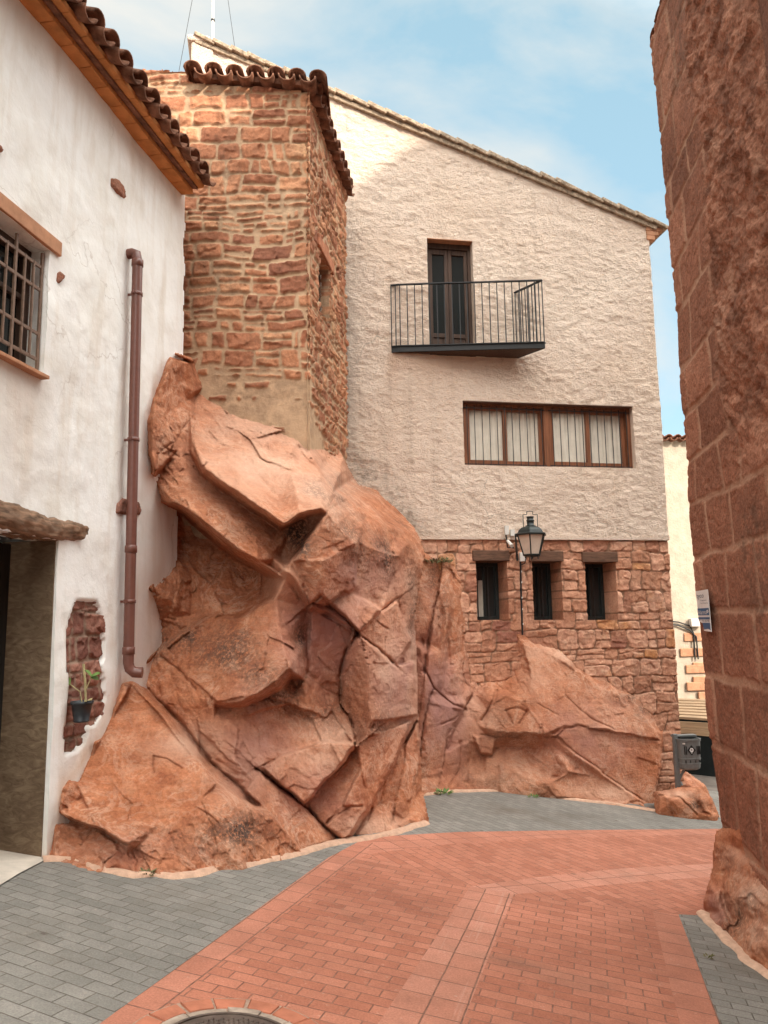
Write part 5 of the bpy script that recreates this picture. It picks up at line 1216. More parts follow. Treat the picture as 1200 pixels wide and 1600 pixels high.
pts = [
 lwd(62, 1345, .3), lwd(70, 1300, .3), lwd(84, 1230, .3), lwd(130, 1160, .35), lwd(180, 1065, .35), lwd(220, 1030, .4), lwd(222, 920, .4), lwd(248, 830, .4), lwd(240, 785, .4), lwd(224, 740, .4), lwd(220, 660, .4), lwd(238, 600, .4), lwd(262, 548, .4),
 lwd(75, 1342, .0), lwd(88, 1290, -.06), lwd(100, 1230, -.08), lwd(150, 1160, -.09), lwd(193, 1070, -.10), lwd(233, 1030, -.10), lwd(236, 920, -.10), lwd(262, 828, .04), lwd(262, 800, .12), lwd(240, 740, -.18), lwd(236, 660, -.20), lwd(250, 610, -.20), lwd(268, 562, -.26),
 (292, 566, 8.28), (306, 612, 8.45), (272, 640, 8.02), (280, 700, 7.95), (301, 590, 8.44), (282, 600, 8.16), (310, 570, 8.9), (318, 600, 8.8), (360, 643, T_), (460, 678, T_), (480, 690, 8.85), (505, 700, 9.6), (526, 706, 10.5), (540, 700, 10.9), (480, 660, 9.1), (330, 600, 9.1),
 fcd(552, 748, .0), fcd(592, 770, .0), fcd(626, 803, -.15), (655, 833, 10.6), (664, 862, 10.2), (668, 900, 10.2), (660, 960, 10.2), (662, 1050, 10.0), (662, 1130, 9.9), (667, 1230, 9.6), gd(665, 1287, .1), fcd(600, 750, .3), fcd(640, 795, .3),
 (655, 868, 9.75), (648, 900, 9.65), (644, 960, 9.55), (648, 1050, 9.5), (648, 1130, 9.4), (655, 1230, 9.2),
 gd(658, 1288), gd(610, 1305), gd(530, 1312), gd(470, 1335), gd(380, 1358), gd(270, 1372), gd(150, 1362), gd(85, 1345),
 gd(658, 1288)[:1]+(1310,)+gd(658, 1288)[2:], (610, 1330, gd(610, 1305)[2]), (530, 1340, gd(530, 1312)[2]), (380, 1390, gd(380, 1358)[2]), (270, 1400, gd(270, 1372)[2]), (150, 1390, gd(150, 1362)[2]), (75, 1370, gd(85, 1345)[2]),
 # left slab
 (170, 1150, 6.88), (205, 1180, 6.74), (275, 1200, 6.66), (130, 1245, 6.52), (200, 1285, 6.28), (145, 1320, 6.25), (200, 1340, 6.1), (255, 1283, 6.35), (312, 1262, 6.52), (335, 1282, 6.5), (400, 1305, 6.75), (345, 1325, 6.42), (290, 1330, 6.25), (245, 1245, 6.55), (350, 1255, 6.68),
 # main body
 (300, 1090, 7.40), (335, 1125, 7.30), (300, 1035, 7.62), (380, 1030, 7.48), (400, 960, 7.78), (372, 1150, 7.28), (410, 1125, 7.42), (360, 1185, 7.15), (440, 1180, 7.52), (385, 1205, 7.12),
 (462, 925, 7.85), (440, 1000, 7.42), (482, 1000, 8.05), (478, 1065, 7.78), (430, 935, 7.72),
 (300, 900, 8.40), (300, 960, 8.18), (252, 965, 8.0), (255, 880, 8.20), (290, 835, 8.70), (340, 870, 8.60), (390, 920, 8.42),
 (380, 700, 8.22), (455, 740, 8.05), (345, 680, 8.42), (500, 740, 8.3), (400, 740, 7.98), (440, 785, 7.8), (530, 740, 9.2), (545, 780, 8.75), (520, 770, 8.15),
 (600, 820, 9.1), (570, 800, 8.75), (625, 830, 9.55), (640, 850, 9.5), (600, 880, 8.55), (575, 920, 8.4), (640, 880, 9.5),
 (610, 900, 8.85), (540, 925, 8.02), (598, 950, 8.65), (622, 1000, 8.95), (565, 985, 8.25), (500, 970, 8.12), (520, 1015, 8.28), (505, 1075, 8.02), (540, 1090, 8.2), (480, 1110, 7.75), (520, 1130, 7.95), (600, 1020, 8.5),
 (552, 1003, 7.98), (572, 1050, 8.0), (580, 1100, 8.1), (585, 1140, 8.25), (540, 1045, 8.38), (562, 1120, 8.2), (632, 1060, 9.05), (630, 1110, 8.95), (600, 1080, 8.45), (615, 1150, 8.7),
 (470, 1160, 7.62), (530, 1155, 7.85), (520, 1240, 7.72), (545, 1200, 7.85), (505, 1275, 7.65), (570, 1230, 8.0), (600, 1195, 8.3), (565, 1275, 8.0), (540, 1290, 7.82), (600, 1250, 8.35), (590, 1290, 8.2), (625, 1240, 8.65), (640, 1180, 8.98), (635, 1280, 8.75), (645, 1250, 9.0),
]
lines = [
 # left slab rim and the step behind it
 [(203, 1064, 7.42), (245, 1108, 7.12), (300, 1178, 6.92), (340, 1226, 6.86), (425, 1280, 6.92), (475, 1318, 7.05)],
 [(213, 1058, 7.80), (256, 1102, 7.52), (309, 1171, 7.28), (350, 1217, 7.16), (434, 1270, 7.18), (505, 1308, 7.6)],
 # ledge over the foot of the slab
 [(92, 1272, 6.30), (130, 1284, 6.22), (165, 1296, 6.14), (198, 1317, 6.06)],
 [(93, 1278, 6.42), (130, 1292, 6.36), (163, 1304, 6.30), (194, 1325, 6.16)],
 # pitted shoulder: its upper edge, its lip and the recess under the lip
 [(240, 1028, 7.86), (258, 1012, 7.80), (300, 985, 7.82), (338, 963, 7.86), (372, 975, 7.66), (418, 938, 7.80)],
 [(255, 1003, 7.99), (297, 975, 8.04), (334, 955, 8.06), (372, 962, 8.04), (410, 930, 8.12)],
 [(336, 1097, 7.30), (372, 1096, 7.18), (402, 1083, 7.06), (430, 1064, 6.98), (449, 1043, 7.02)],
 [(340, 1106, 7.44), (376, 1107, 7.48), (408, 1096, 7.56), (436, 1080, 7.66), (456, 1062, 7.84)],
 # long overhanging slab: edge and undercut
 [(243, 748, 7.86), (274, 786, 7.56), (300, 800, 7.44), (335, 828, 7.36), (375, 860, 7.30), (402, 874, 7.32), (428, 892, 7.48)],
 [(256, 794, 8.45), (284, 806, 8.70), (322, 838, 8.70), (364, 874, 8.65), (394, 889, 8.55), (422, 903, 8.20)],
 # upper slab: edge and undercut
 [(302, 622, 8.60), (302, 690, 7.90), (322, 733, 7.50), (360, 762, 7.34), (400, 788, 7.26), (444, 818, 7.24), (470, 802, 7.34), (500, 795, 7.52)],
 [(294, 625, 8.42), (294, 700, 8.02), (314, 742, 8.02), (352, 772, 8.02), (392, 799, 8.00), (438, 830, 7.98), (468, 815, 7.86), (494, 806, 7.80)],
 [(300, 764, 7.70), (350, 798, 7.60), (400, 838, 7.55), (424, 862, 7.66)],
 # dark notch and the block beside it
 [(452, 838, 7.98), (440, 868, 7.90)], [(508, 800, 7.60), (480, 838, 7.62), (456, 873, 7.60)], [(503, 806, 7.80), (474, 842, 7.90), (450, 870, 7.86)],
 [(460, 880, 7.62), (505, 872, 7.52), (554, 853, 7.86), (550, 915, 7.92), (520, 935, 7.80)], [(505, 872, 7.52), (502, 935, 7.62), (482, 950, 7.70)], [(561, 855, 8.08), (557, 918, 8.14), (530, 948, 8.06)],
 # slanting fillet
 [(428, 872, 7.62), (452, 893, 7.50), (485, 943, 7.62)], [(424, 884, 7.72), (446, 905, 7.66), (478, 952, 7.95)],
 # beam and blocks at the foot
 [(410, 1198, 7.38), (480, 1176, 7.58), (556, 1162, 7.84)], [(404, 1206, 7.30), (440, 1236, 7.42), (476, 1262, 7.52), (507, 1292, 7.66), (535, 1310, 7.82)], [(410, 1198, 7.50), (446, 1228, 7.62), (480, 1254, 7.70), (512, 1285, 7.84)],
 [(474, 1256, 7.62), (520, 1208, 7.74), (556, 1170, 7.86), (585, 1145, 8.1)], [(480, 1262, 7.78), (526, 1214, 7.90), (562, 1177, 8.02)],
 [(647, 1122, 9.18), (612, 1196, 8.55), (582, 1258, 8.15), (552, 1304, 7.96)], [(652, 1127, 9.36), (619, 1200, 8.78), (590, 1262, 8.38), (560, 1306, 8.08)],
]
outline = [(60, 1345), (72, 1300), (84, 1230), (130, 1155), (178, 1060), (216, 1030), (218, 920), (246, 830), (240, 790), (222, 745), (218, 660), (236, 600), (262, 545), (300, 558), (318, 590), (372, 630), (468, 660), (512, 682), (530, 700), (552, 742), (560, 756), (588, 764), (600, 778), (622, 795), (648, 824), (660, 845), (664, 866), (658, 900), (648, 960), (650, 1000), (653, 1060), (654, 1130), (658, 1190), (660, 1230), (672, 1290), (672, 1312), (610, 1332), (530, 1338), (470, 1362), (380, 1388), (270, 1400), (150, 1390), (70, 1368)]
cracks = [
 ([(213, 1062), (285, 1132), (330, 1192), (378, 1232), (402, 1258)], 3.5, .10),
 ([(403, 1200), (440, 1230), (476, 1260), (507, 1290), (537, 1312)], 3.2, .09, -.16),
 ([(474, 1258), (520, 1210), (558, 1168), (580, 1148)], 2.8, .08, -.16),
 ([(556, 1165), (548, 1125), (532, 1100), (530, 1060), (541, 1015), (560, 990)], 3.0, .10, .22),
 ([(560, 992), (524, 950), (500, 930), (486, 942)], 3.0, .09, .14), ([(560, 992), (595, 1018), (622, 1042)], 2.8, .08, -.09), ([(560, 990), (598, 950), (620, 935)], 2.4, .05, -.08), ([(548, 985), (500, 958), (488, 944)], 2.2, .05),
 ([(652, 1118), (612, 1200), (580, 1262), (552, 1306)], 2.8, .08, .16), ([(634, 1150), (628, 1200), (612, 1290)], 2.4, .06, .10), ([(560, 1170), (564, 1205), (570, 1230)], 2.0, .04),
 ([(455, 873), (482, 838), (510, 800)], 3.2, .09, .12), ([(452, 875), (468, 905), (484, 945)], 2.4, .06),
 ([(306, 612), (303, 645), (290, 665), (275, 690), (245, 712)], 1.6, .03), ([(302, 650), (302, 705)], 1.6, .03), ([(258, 700), (280, 715)], 2, .03),
 ([(240, 1185), (240, 1207)], 2.2, .05), ([(240, 1182), (262, 1186), (285, 1200)], 2, .03), ([(295, 1000), (298, 1030), (290, 1075)], 1.6, .03), ([(253, 1025), (285, 1050), (305, 1080)], 2.2, .04), ([(337, 1050), (332, 1095)], 1.6, .03),
 ([(92, 1273), (160, 1298), (198, 1318)], 2.4, .06, -.10), ([(300, 895), (300, 940), (294, 985)], 1.4, .02), ([(560, 1300), (575, 1280), (582, 1262)], 2, .04), ([(505, 1292), (545, 1262), (566, 1258)], 1.8, .04),
 ([(210, 1335), (215, 1345), (212, 1360)], 2, .03), ([(310, 1262), (330, 1275), (345, 1290)], 2, .03), ([(640, 900), (620, 940), (640, 1000)], 2, .03),
]
blobs = [
 (345, 1015, 55, 38, .95, 0), (400, 1058, 35, 22, .9, 0), (300, 1000, 30, 20, .5, 0), (458, 1072, 24, 34, .85, 0), (476, 925, 14, 36, .6, 0), (590, 868, 34, 34, .75, 0), (465, 832, 22, 26, 1.0, 0), (375, 1300, 70, 26, .8, 0), (330, 1325, 45, 18, .5, 0), (300, 665, 10, 40, .3, 0), (250, 985, 26, 45, .55, 0), (375, 690, 60, 22, .35, 0), (620, 820, 26, 30, .45, 0), (540, 830, 55, 18, .35, 0), (500, 1100, 40, 30, .35, 0), (585, 1130, 30, 30, .35, 0), (520, 1050, 30, 30, .3, 0), (550, 700, 20, 20, .4, 0), (420, 700, 90, 40, .18, 0), (470, 990, 12, 50, .6, 0), (520, 940, 20, 12, .7, 0), (440, 1085, 30, 14, .7, 0), (470, 845, 16, 24, .9, 0), (530, 765, 60, 30, .45, 0), (600, 850, 50, 20, .5, 0), (300, 1305, 90, 14, .45, 0), (120, 1300, 50, 18, .4, 0), (630, 1120, 24, 40, .3, 0), (645, 950, 14, 60, .5, 0), (265, 700, 20, 26, .35, 0), (400, 830, 40, 14, .35, 0),
 (400, 710, 110, 70, .8, 1), (500, 760, 60, 60, .6, 1), (300, 1160, 60, 26, .6, 1), (380, 1190, 50, 60, .35, 1), (620, 1040, 50, 70, .75, 1), (520, 1150, 60, 30, .4, 1), (600, 930, 60, 50, .5, 1), (580, 1290, 50, 20, .7, 1), (440, 900, 26, 40, .5, 1), (480, 1190, 70, 30, .45, 1), (630, 1110, 30, 40, .6, 1),
 (400, 1160, 50, 80, .5, 2), (500, 1000, 60, 70, .7, 2), (620, 1060, 50, 90, .5, 2), (570, 900, 50, 50, .5, 2), (480, 1240, 60, 40, .5, 2), (200, 1330, 100, 30, .25, 2),
]
rock('rock_face', ROCK, main, pts, lines, outline, cracks, blobs, seed=3, step=1.6, sm=0, warp=0.55, plates=[
 ([(510, 800), (556, 850), (505, 872), (460, 876), (480, 838)], [(510, 800, 7.62), (556, 852, 7.86), (505, 872, 7.42), (460, 876, 7.54)]),
 ([(460, 876), (505, 872), (502, 937), (484, 945)], [(460, 876, 7.56), (505, 872, 7.44), (500, 937, 7.62), (484, 945, 7.68)]),
 ([(505, 872), (556, 852), (552, 915), (530, 940), (502, 937)], [(505, 872, 7.44), (556, 852, 7.90), (552, 915, 8.0), (502, 937, 7.62)]),
 ([(560, 850), (622, 868), (614, 895), (594, 948), (556, 955), (532, 945), (556, 915)], [(560, 850, 8.12), (620, 870, 8.85), (592, 945, 8.58), (540, 945, 8.10)]),
 ([(538, 922), (596, 952), (592, 968), (562, 990), (515, 942)], [(538, 922, 8.06), (596, 952, 8.30), (562, 990, 7.98), (515, 942, 7.86)]),
 ([(486, 940), (515, 944), (560, 988), (548, 984)], [(486, 940, 7.85), (515, 944, 8.05), (560, 988, 8.22)]),
 ([(486, 950), (550, 990), (541, 1015), (533, 1055), (530, 1088), (505, 1078), (478, 1052), (484, 1000)], [(486, 950, 7.96), (550, 990, 8.26), (531, 1080, 8.34), (480, 1050, 7.98)]),
 ([(552, 1000), (562, 996), (577, 1042), (576, 1078), (582, 1125), (575, 1150), (558, 1165), (545, 1120), (531, 1092), (532, 1045), (541, 1018)], [(541, 1018, 8.28), (532, 1060, 8.34), (545, 1120, 8.26), (577, 1045, 7.86), (580, 1125, 7.96)]),
 ([(562, 994), (622, 1040), (646, 1035), (650, 1118), (612, 1125), (582, 1125), (576, 1078), (577, 1042)], [(568, 1004, 7.92), (580, 1120, 7.98), (645, 1040, 9.0), (645, 1115, 8.95)]),
 ([(562, 990), (596, 955), (618, 940), (642, 1000), (622, 1040)], [(562, 990, 8.10), (600, 955, 8.46), (640, 1000, 8.92), (622, 1040, 8.66)]),
 ([(409, 1198), (440, 1182), (505, 1158), (555, 1163), (520, 1208), (476, 1256), (440, 1228)], [(409, 1198, 7.26), (555, 1163, 7.72), (476, 1256, 7.36)]),
 ([(375, 1120), (450, 1100), (520, 1125), (550, 1160), (505, 1156), (440, 1180), (407, 1196), (385, 1205), (365, 1180)], [(375, 1120, 7.42), (520, 1125, 7.98), (550, 1160, 7.98), (407, 1196, 7.34)]),
 ([(480, 1258), (524, 1212), (560, 1172), (562, 1205), (535, 1255), (508, 1288)], [(480, 1258, 7.76), (560, 1172, 8.10), (535, 1255, 7.80), (508, 1288, 7.72)]),
 ([(560, 1170), (582, 1150), (641, 1128), (612, 1198), (582, 1258), (565, 1270), (535, 1258), (562, 1205)], [(560, 1170, 7.90), (640, 1128, 8.85), (612, 1198, 8.48), (575, 1262, 7.98)]),
 ([(508, 1290), (540, 1262), (566, 1252), (572, 1265), (545, 1305), (535, 1312)], [(508, 1290, 7.62), (566, 1252, 7.80), (545, 1308, 7.70)]),
 ([(553, 1305), (584, 1262), (614, 1255), (612, 1300), (580, 1310)], [(553, 1305, 7.95), (584, 1262, 8.30), (612, 1300, 8.32)]),
 ([(616, 1198), (650, 1128), (656, 1180), (642, 1250), (614, 1255), (596, 1258)], [(616, 1198, 8.78), (652, 1140, 9.28), (640, 1250, 8.88), (596, 1258, 8.48)]),
 ([(405, 1206), (440, 1236), (476, 1262), (507, 1294), (530, 1311), (470, 1330), (430, 1280), (385, 1235)], [(405, 1206, 7.24), (507, 1294, 7.58), (530, 1311, 7.76), (430, 1280, 7.08), (470, 1330, 7.20)]),
 ([(262, 1012), (300, 985), (338, 963), (372, 975), (418, 938), (440, 985), (449, 1043), (402, 1083), (340, 1096), (298, 1060)], [(262, 1014, 7.78), (338, 965, 7.88), (418, 940, 7.82), (446, 1040, 7.06), (402, 1083, 7.10), (340, 1096, 7.32)]),
 ([(205, 1070), (243, 1110), (298, 1180), (336, 1226), (300, 1262), (200, 1283), (140, 1270), (120, 1225), (155, 1160)], [(205, 1070, 7.34), (243, 1110, 7.14), (336, 1226, 6.80), (200, 1283, 6.26), (125, 1235, 6.50), (155, 1160, 6.86)]),
 ])
0 and print('G', [round(gd(u, v)[2], 2) for u, v in ((680, 1240), (780, 1238), (870, 1248), (960, 1258), (1025, 1268), (1100, 1430), (1200, 1520))], [round(fbd(u, v, 0)[2], 2) for u, v in ((680, 1240), (780, 1238), (960, 1258), (1025, 1268))])
# second outcrop: the fins between the two masses and the long slab in front of the stone wall
low = thing('rock_outcrop', 'lower red sandstone slab leaning on the stone ground floor below the slit windows', 'rock', gnd(900., 1250.))
pts = [
 fbd(630, 850, -.1), fbd(664, 872, -.15), fbd(690, 880, -.05), fbd(708, 888, .0), fbd(720, 905, .03), fbd(726, 960, .03), fbd(731, 1010, .03), fbd(731, 1058, .02), fbd(765, 1060, .03), fbd(798, 1052, .03), fbd(806, 1018, .02), fbd(810, 990, .02), fbd(820, 992, .02),
 fbd(832, 1000, .03), fbd(870, 1012, .03), fbd(905, 1044, .03), fbd(960, 1070, .03), fbd(1000, 1086, .03), fbd(1026, 1114, .03), fbd(1039, 1150, .03), fbd(1037, 1200, .05), fbd(1027, 1245, .1),
 fbd(726, 870, .35), fbd(745, 960, .35), fbd(750, 1045, .3), fbd(790, 1035, .3), fbd(800, 985, .3), fbd(830, 980, .3), fbd(880, 1005, .3), fbd(915, 1035, .3), fbd(1005, 1076, .3), fbd(1040, 1110, .3), fbd(1052, 1150, .35), fbd(1050, 1210, .35),
 gd(640, 1245, -.1), gd(700, 1238), gd(780, 1237), gd(870, 1247), gd(960, 1258), gd(1026, 1268), (640, 1270, 10.8), (700, 1262, gd(700, 1238)[2]), (780, 1262, gd(780, 1237)[2]), (870, 1272, gd(870, 1247)[2]), (960, 1282, gd(960, 1258)[2]), (1030, 1292, gd(1026, 1268)[2]),
 # fins
 (640, 900, 11.3), (640, 1000, 11.0), (640, 1120, 10.75), (640, 1220, 10.7),
 fbd(680, 920, -.25), fbd(672, 960, -.55), fbd(690, 960, -.30), fbd(664, 1020, -.85), fbd(684, 1010, -.45), fbd(700, 1000, -.22), fbd(715, 1000, -.18), fbd(712, 940, -.12), fbd(664, 1090, -.95), fbd(690, 1060, -.55), fbd(712, 1050, -.35), fbd(668, 1150, -.95), fbd(700, 1110, -.62), fbd(722, 1090, -.30), fbd(690, 1180, -.72), fbd(672, 1215, -.85), fbd(712, 1150, -.42), fbd(710, 1210, -.52),
 # blocks and slab
 fbd(745, 1085, -.14), fbd(770, 1082, -.30), fbd(790, 1075, -.12), fbd(760, 1110, -.34), fbd(745, 1130, -.30), fbd(735, 1160, -.35), fbd(760, 1180, -.35), fbd(720, 1220, -.5), fbd(760, 1215, -.42), fbd(800, 1205, -.42), fbd(800, 1175, -.30), fbd(840, 1200, -.36),
 fbd(800, 1060, -.06), fbd(835, 1030, -.16), fbd(860, 1050, -.28), fbd(835, 1075, -.40), fbd(880, 1090, -.44), fbd(920, 1085, -.36), fbd(900, 1130, -.50), fbd(960, 1120, -.40), fbd(1005, 1140, -.32), fbd(950, 1180, -.46), fbd(1015, 1190, -.30), fbd(990, 1225, -.34), fbd(815, 1015, -.05), fbd(845, 1010, -.05),
 fbd(880, 1160, -.46), fbd(905, 1200, -.42), fbd(870, 1215, -.42), fbd(930, 1225, -.44), fbd(980, 1245, -.40),
]
lines = [
 [fbd(758, 1140, -.42), fbd(770, 1100, -.44), fbd(790, 1088, -.44), fbd(820, 1098, -.52), fbd(846, 1130, -.50), fbd(842, 1146, -.52), fbd(800, 1142, -.56), fbd(758, 1140, -.42)],
 [fbd(750, 1140, -.30), fbd(768, 1155, -.34), fbd(800, 1152, -.36), fbd(846, 1156, -.40), fbd(880, 1140, -.46)],
 [fbd(752, 1176, -.20), fbd(790, 1168, -.16), fbd(826, 1170, -.18), fbd(846, 1166, -.28)],
 [fbd(862, 1152, -.48), fbd(910, 1188, -.54), fbd(950, 1215, -.54), fbd(1000, 1248, -.48), fbd(1022, 1262, -.4)], [fbd(858, 1160, -.40), fbd(905, 1196, -.44), fbd(944, 1222, -.44), fbd(990, 1252, -.42)],
 [fbd(852, 1225, -.62), fbd(890, 1208, -.62), fbd(925, 1222, -.60)], 
 [fbd(812, 1000, -.06), fbd(850, 1016, -.10), fbd(890, 1040, -.14), fbd(940, 1074, -.12), fbd(985, 1092, -.10), fbd(1012, 1120, -.10)],
 [fbd(700, 905, -.20), fbd(700, 960, -.42), fbd(688, 1020, -.62), fbd(676, 1080, -.80)], [fbd(709, 905, -.06), fbd(710, 965, -.16), fbd(700, 1030, -.30), fbd(690, 1085, -.5)],
 [fbd(722, 1098, -.46), fbd(700, 1130, -.66), fbd(682, 1160, -.78)], [fbd(730, 1105, -.28), fbd(708, 1140, -.40), fbd(690, 1172, -.5)],
]
outline = [(628, 870), (664, 860), (690, 872), (708, 880), (722, 900), (728, 960), (733, 1005), (735, 1056), (765, 1056), (797, 1048), (804, 1018), (806, 988), (818, 986), (832, 995), (870, 1008), (905, 1040), (960, 1066), (1000, 1082), (1027, 1110), (1040, 1150), (1038, 1200), (1028, 1245), (1030, 1290), (960, 1280), (870, 1272), (780, 1262), (700, 1262), (628, 1268)]
cracks = [
 ([(690, 890), (684, 930), (672, 985), (664, 1050)], 2.4, .10, -.14), ([(664, 1050), (676, 1075), (662, 1120), (655, 1180)], 2.4, .09, .10), ([(676, 1075), (705, 1100), (728, 1110)], 2.2, .07), ([(728, 1108), (706, 1125), (688, 1132)], 2.0, .05), ([(700, 1000), (704, 1040), (708, 1040)], 2.0, .05), ([(660, 1000), (665, 1030)], 2.4, .08),
 ([(730, 1100), (745, 1075), (750, 1062)], 2.2, .06), ([(752, 1125), (770, 1095), (776, 1080)], 2.4, .08), ([(735, 1060), (736, 1090), (722, 1112), (700, 1150), (690, 1200)], 2.2, .07, .08), ([(776, 1150), (752, 1150), (748, 1178), (770, 1182), (778, 1170)], 2.2, .05), ([(846, 1150), (870, 1152), (884, 1138), (905, 1134), (950, 1142)], 2.0, .045, -.10), ([(870, 1152), (945, 1212), (1000, 1250)], 1.8, .04, .08),
 ([(824, 1110), (812, 1130)], 2.2, .05), ([(885, 1090), (920, 1120), (960, 1140)], 1.6, .025), ([(840, 1100), (872, 1118)], 1.4, .02), ([(945, 1185), (950, 1165)], 1.4, .02), ([(860, 1170), (875, 1200), (870, 1225)], 2, .03), ([(720, 1160), (718, 1200), (700, 1232)], 2, .05), ([(735, 1180), (730, 1225)], 1.8, .04), ([(800, 1130), (790, 1110), (806, 1104), (822, 1110)], 2.0, .04),
]
blobs = [(675, 905, 8, 30, .9, 0), (695, 945, 8, 26, .8, 0), (690, 885, 24, 12, .5, 0), (980, 1090, 26, 10, .9, 0), (1005, 1110, 14, 18, .6, 0), (1000, 1150, 10, 12, .5, 0), (790, 1110, 40, 30, .25, 0), (790, 1150, 40, 8, .5, 0), (740, 1200, 50, 40, .25, 0), (850, 1220, 10, 20, .3, 0),
 (950, 1120, 70, 50, .25, 1), (850, 1055, 40, 30, .35, 1), (790, 1210, 70, 40, .35, 1), (940, 1240, 60, 20, .7, 1), (740, 1120, 40, 60, .5, 1), (880, 1020, 60, 20, .6, 1),
 (920, 1150, 90, 60, .35, 2), (690, 1100, 40, 90, .7, 2), (660, 1050, 40, 120, .5, 2)]
rock('rock_face', ROCK, low, pts, lines, outline, cracks, blobs, seed=17, step=1.5, amp=0.55, warp=0.5, back=0.9, sm=0, plates=[
 ([(866, 1150), (884, 1136), (950, 1140), (1000, 1150), (1032, 1160), (1031, 1200), (1024, 1240), (1020, 1260), (1000, 1250), (945, 1212)], [fbd(866, 1150, -.52), fbd(1034, 1160, -.22), fbd(1022, 1262, -.34), fbd(945, 1212, -.50)]),
 ([(816, 1004), (850, 1018), (890, 1042), (940, 1076), (985, 1094), (1010, 1120), (1030, 1156), (950, 1138), (884, 1134), (850, 1148), (846, 1130), (820, 1098), (830, 1060)], [fbd(812, 1000, -.06), fbd(890, 1040, -.18), fbd(985, 1092, -.14), fbd(1034, 1158, -.24), fbd(884, 1134, -.54), fbd(846, 1125, -.5)]),
 ([(852, 1228), (890, 1208), (945, 1216), (1000, 1252), (960, 1256), (870, 1246)], [fbd(852, 1228, -.62), fbd(890, 1208, -.54), fbd(1000, 1252, -.48), fbd(870, 1246, -.68)]),
 ([(758, 1140), (770, 1100), (790, 1086), (820, 1096), (846, 1130), (842, 1148), (800, 1144)], [fbd(758, 1140, -.46), fbd(790, 1086, -.38), fbd(820, 1096, -.5), fbd(842, 1148, -.6)]),
 ([(690, 1100), (722, 1112), (706, 1148), (690, 1200), (668, 1210), (664, 1150)], [fbd(690, 1100, -.66), fbd(722, 1112, -.42), fbd(690, 1200, -.66), fbd(664, 1150, -.95)]),
 ([(740, 1150), (775, 1152), (770, 1182), (748, 1178)], [fbd(740, 1150, -.42), fbd(775, 1152, -.36), fbd(770, 1182, -.44)]),
 ])
# small boulders at the corner, under the bin
bl = thing('boulder', 'low rounded red boulder at the street corner beneath the litter bin', 'rock', gnd(1070., 1275.))
yb = gd(1060, 1276)[2]
pts = [(1018, 1232, yb+.5), (1030, 1240, yb+.18), (1060, 1232, yb+.2), (1092, 1233, yb+.2), (1112, 1250, yb+.1), (1122, 1272, yb+.1), (1130, 1290, yb+.2), (1118, 1278, yb-.02), (1075, 1274, yb-.06), (1030, 1268, yb), (1024, 1290, yb), (1075, 1300, yb-.06), (1122, 1300, yb), (1050, 1250, yb-.05), (1075, 1258, yb-.02), (1095, 1250, yb+.0), (1068, 1244, yb+.08), (1100, 1265, yb-.05), (1040, 1228, yb+.5), (1095, 1225, yb+.5), (1130, 1250, yb+.5)]
rock('rock_face', ROCK, bl, pts, [[(1062, 1246, yb+.0), (1078, 1254, yb+.0), (1092, 1270, yb-.06)], [(1070, 1243, yb+.1), (1085, 1250, yb+.12), (1098, 1266, yb+.06)]], [(1020, 1236), (1040, 1234), (1060, 1229), (1093, 1230), (1113, 1246), (1124, 1272), (1122, 1292), (1075, 1296), (1026, 1290), (1022, 1262)], [([(1030, 1244), (1062, 1246), (1090, 1272)], 2, .04)], [(1085, 1257, 14, 10, 1.0, 0), (1060, 1240, 30, 8, .5, 1)], seed=29, step=1.4, amp=0.35, warp=0.5, back=0.5, sm=1)
bl = thing('boulder', 'pointed red boulder behind the litter bin at the dark opening', 'rock', at(1085., 1240., 12.3))
pts = [(1050, 1240, 12.5), (1060, 1222, 12.45), (1066, 1212, 12.5), (1072, 1206, 12.5), (1084, 1215, 12.45), (1100, 1226, 12.45), (1108, 1240, 12.5), (1075, 1225, 12.25), (1090, 1235, 12.2), (1060, 1250, 12.2), (1108, 1260, 12.2), (1080, 1262, 12.1), (1040, 1230, 12.8), (1072, 1195, 12.9), (1115, 1230, 12.9)]
rock('rock_face', ROCK, bl, pts, [], [(1046, 1242), (1058, 1222), (1065, 1210), (1072, 1204), (1085, 1213), (1102, 1225), (1110, 1242), (1108, 1262), (1048, 1262)], [], [(1080, 1220, 20, 20, .2, 2)], seed=31, step=1.4, amp=0.3, warp=0.4, back=0.4, sm=1)
# rock at the foot of the right wall
bl = thing('boulder', 'weathered red rock footing bulging out below the right wall', 'rock', gnd(1120., 1440.))
pts = [chd(1126, 1288, .04), chd(1160, 1296, .0), chd(1215, 1330, .0), chd(1300, 1400, .0), chd(1140, 1275, .3), chd(1215, 1310, .3), (1108, 1290, 7.2),
 (1118, 1312, 6.80), (1112, 1370, 6.72), (1100, 1405, 6.72), gd(1100, 1424, .05), gd(1104, 1436), gd(1140, 1470), gd(1170, 1500), gd(1200, 1520), gd(1300, 1590), (1090, 1445, 6.7), (1140, 1500, gd(1140, 1470)[2]), (1200, 1560, gd(1200, 1520)[2]), (1300, 1620, gd(1300, 1590)[2]),
 (1135, 1340, 6.52), (1160, 1330, 6.35), (1125, 1395, 6.42), (1150, 1400, 6.15), (1185, 1360, 5.95), (1200, 1430, 5.55), (1140, 1445, 6.12), (1165, 1460, 5.85), (1190, 1480, 5.52), (1240, 1420, 5.3), (1250, 1500, 5.1), (1100, 1300, 7.3), (1085, 1380, 7.2)]
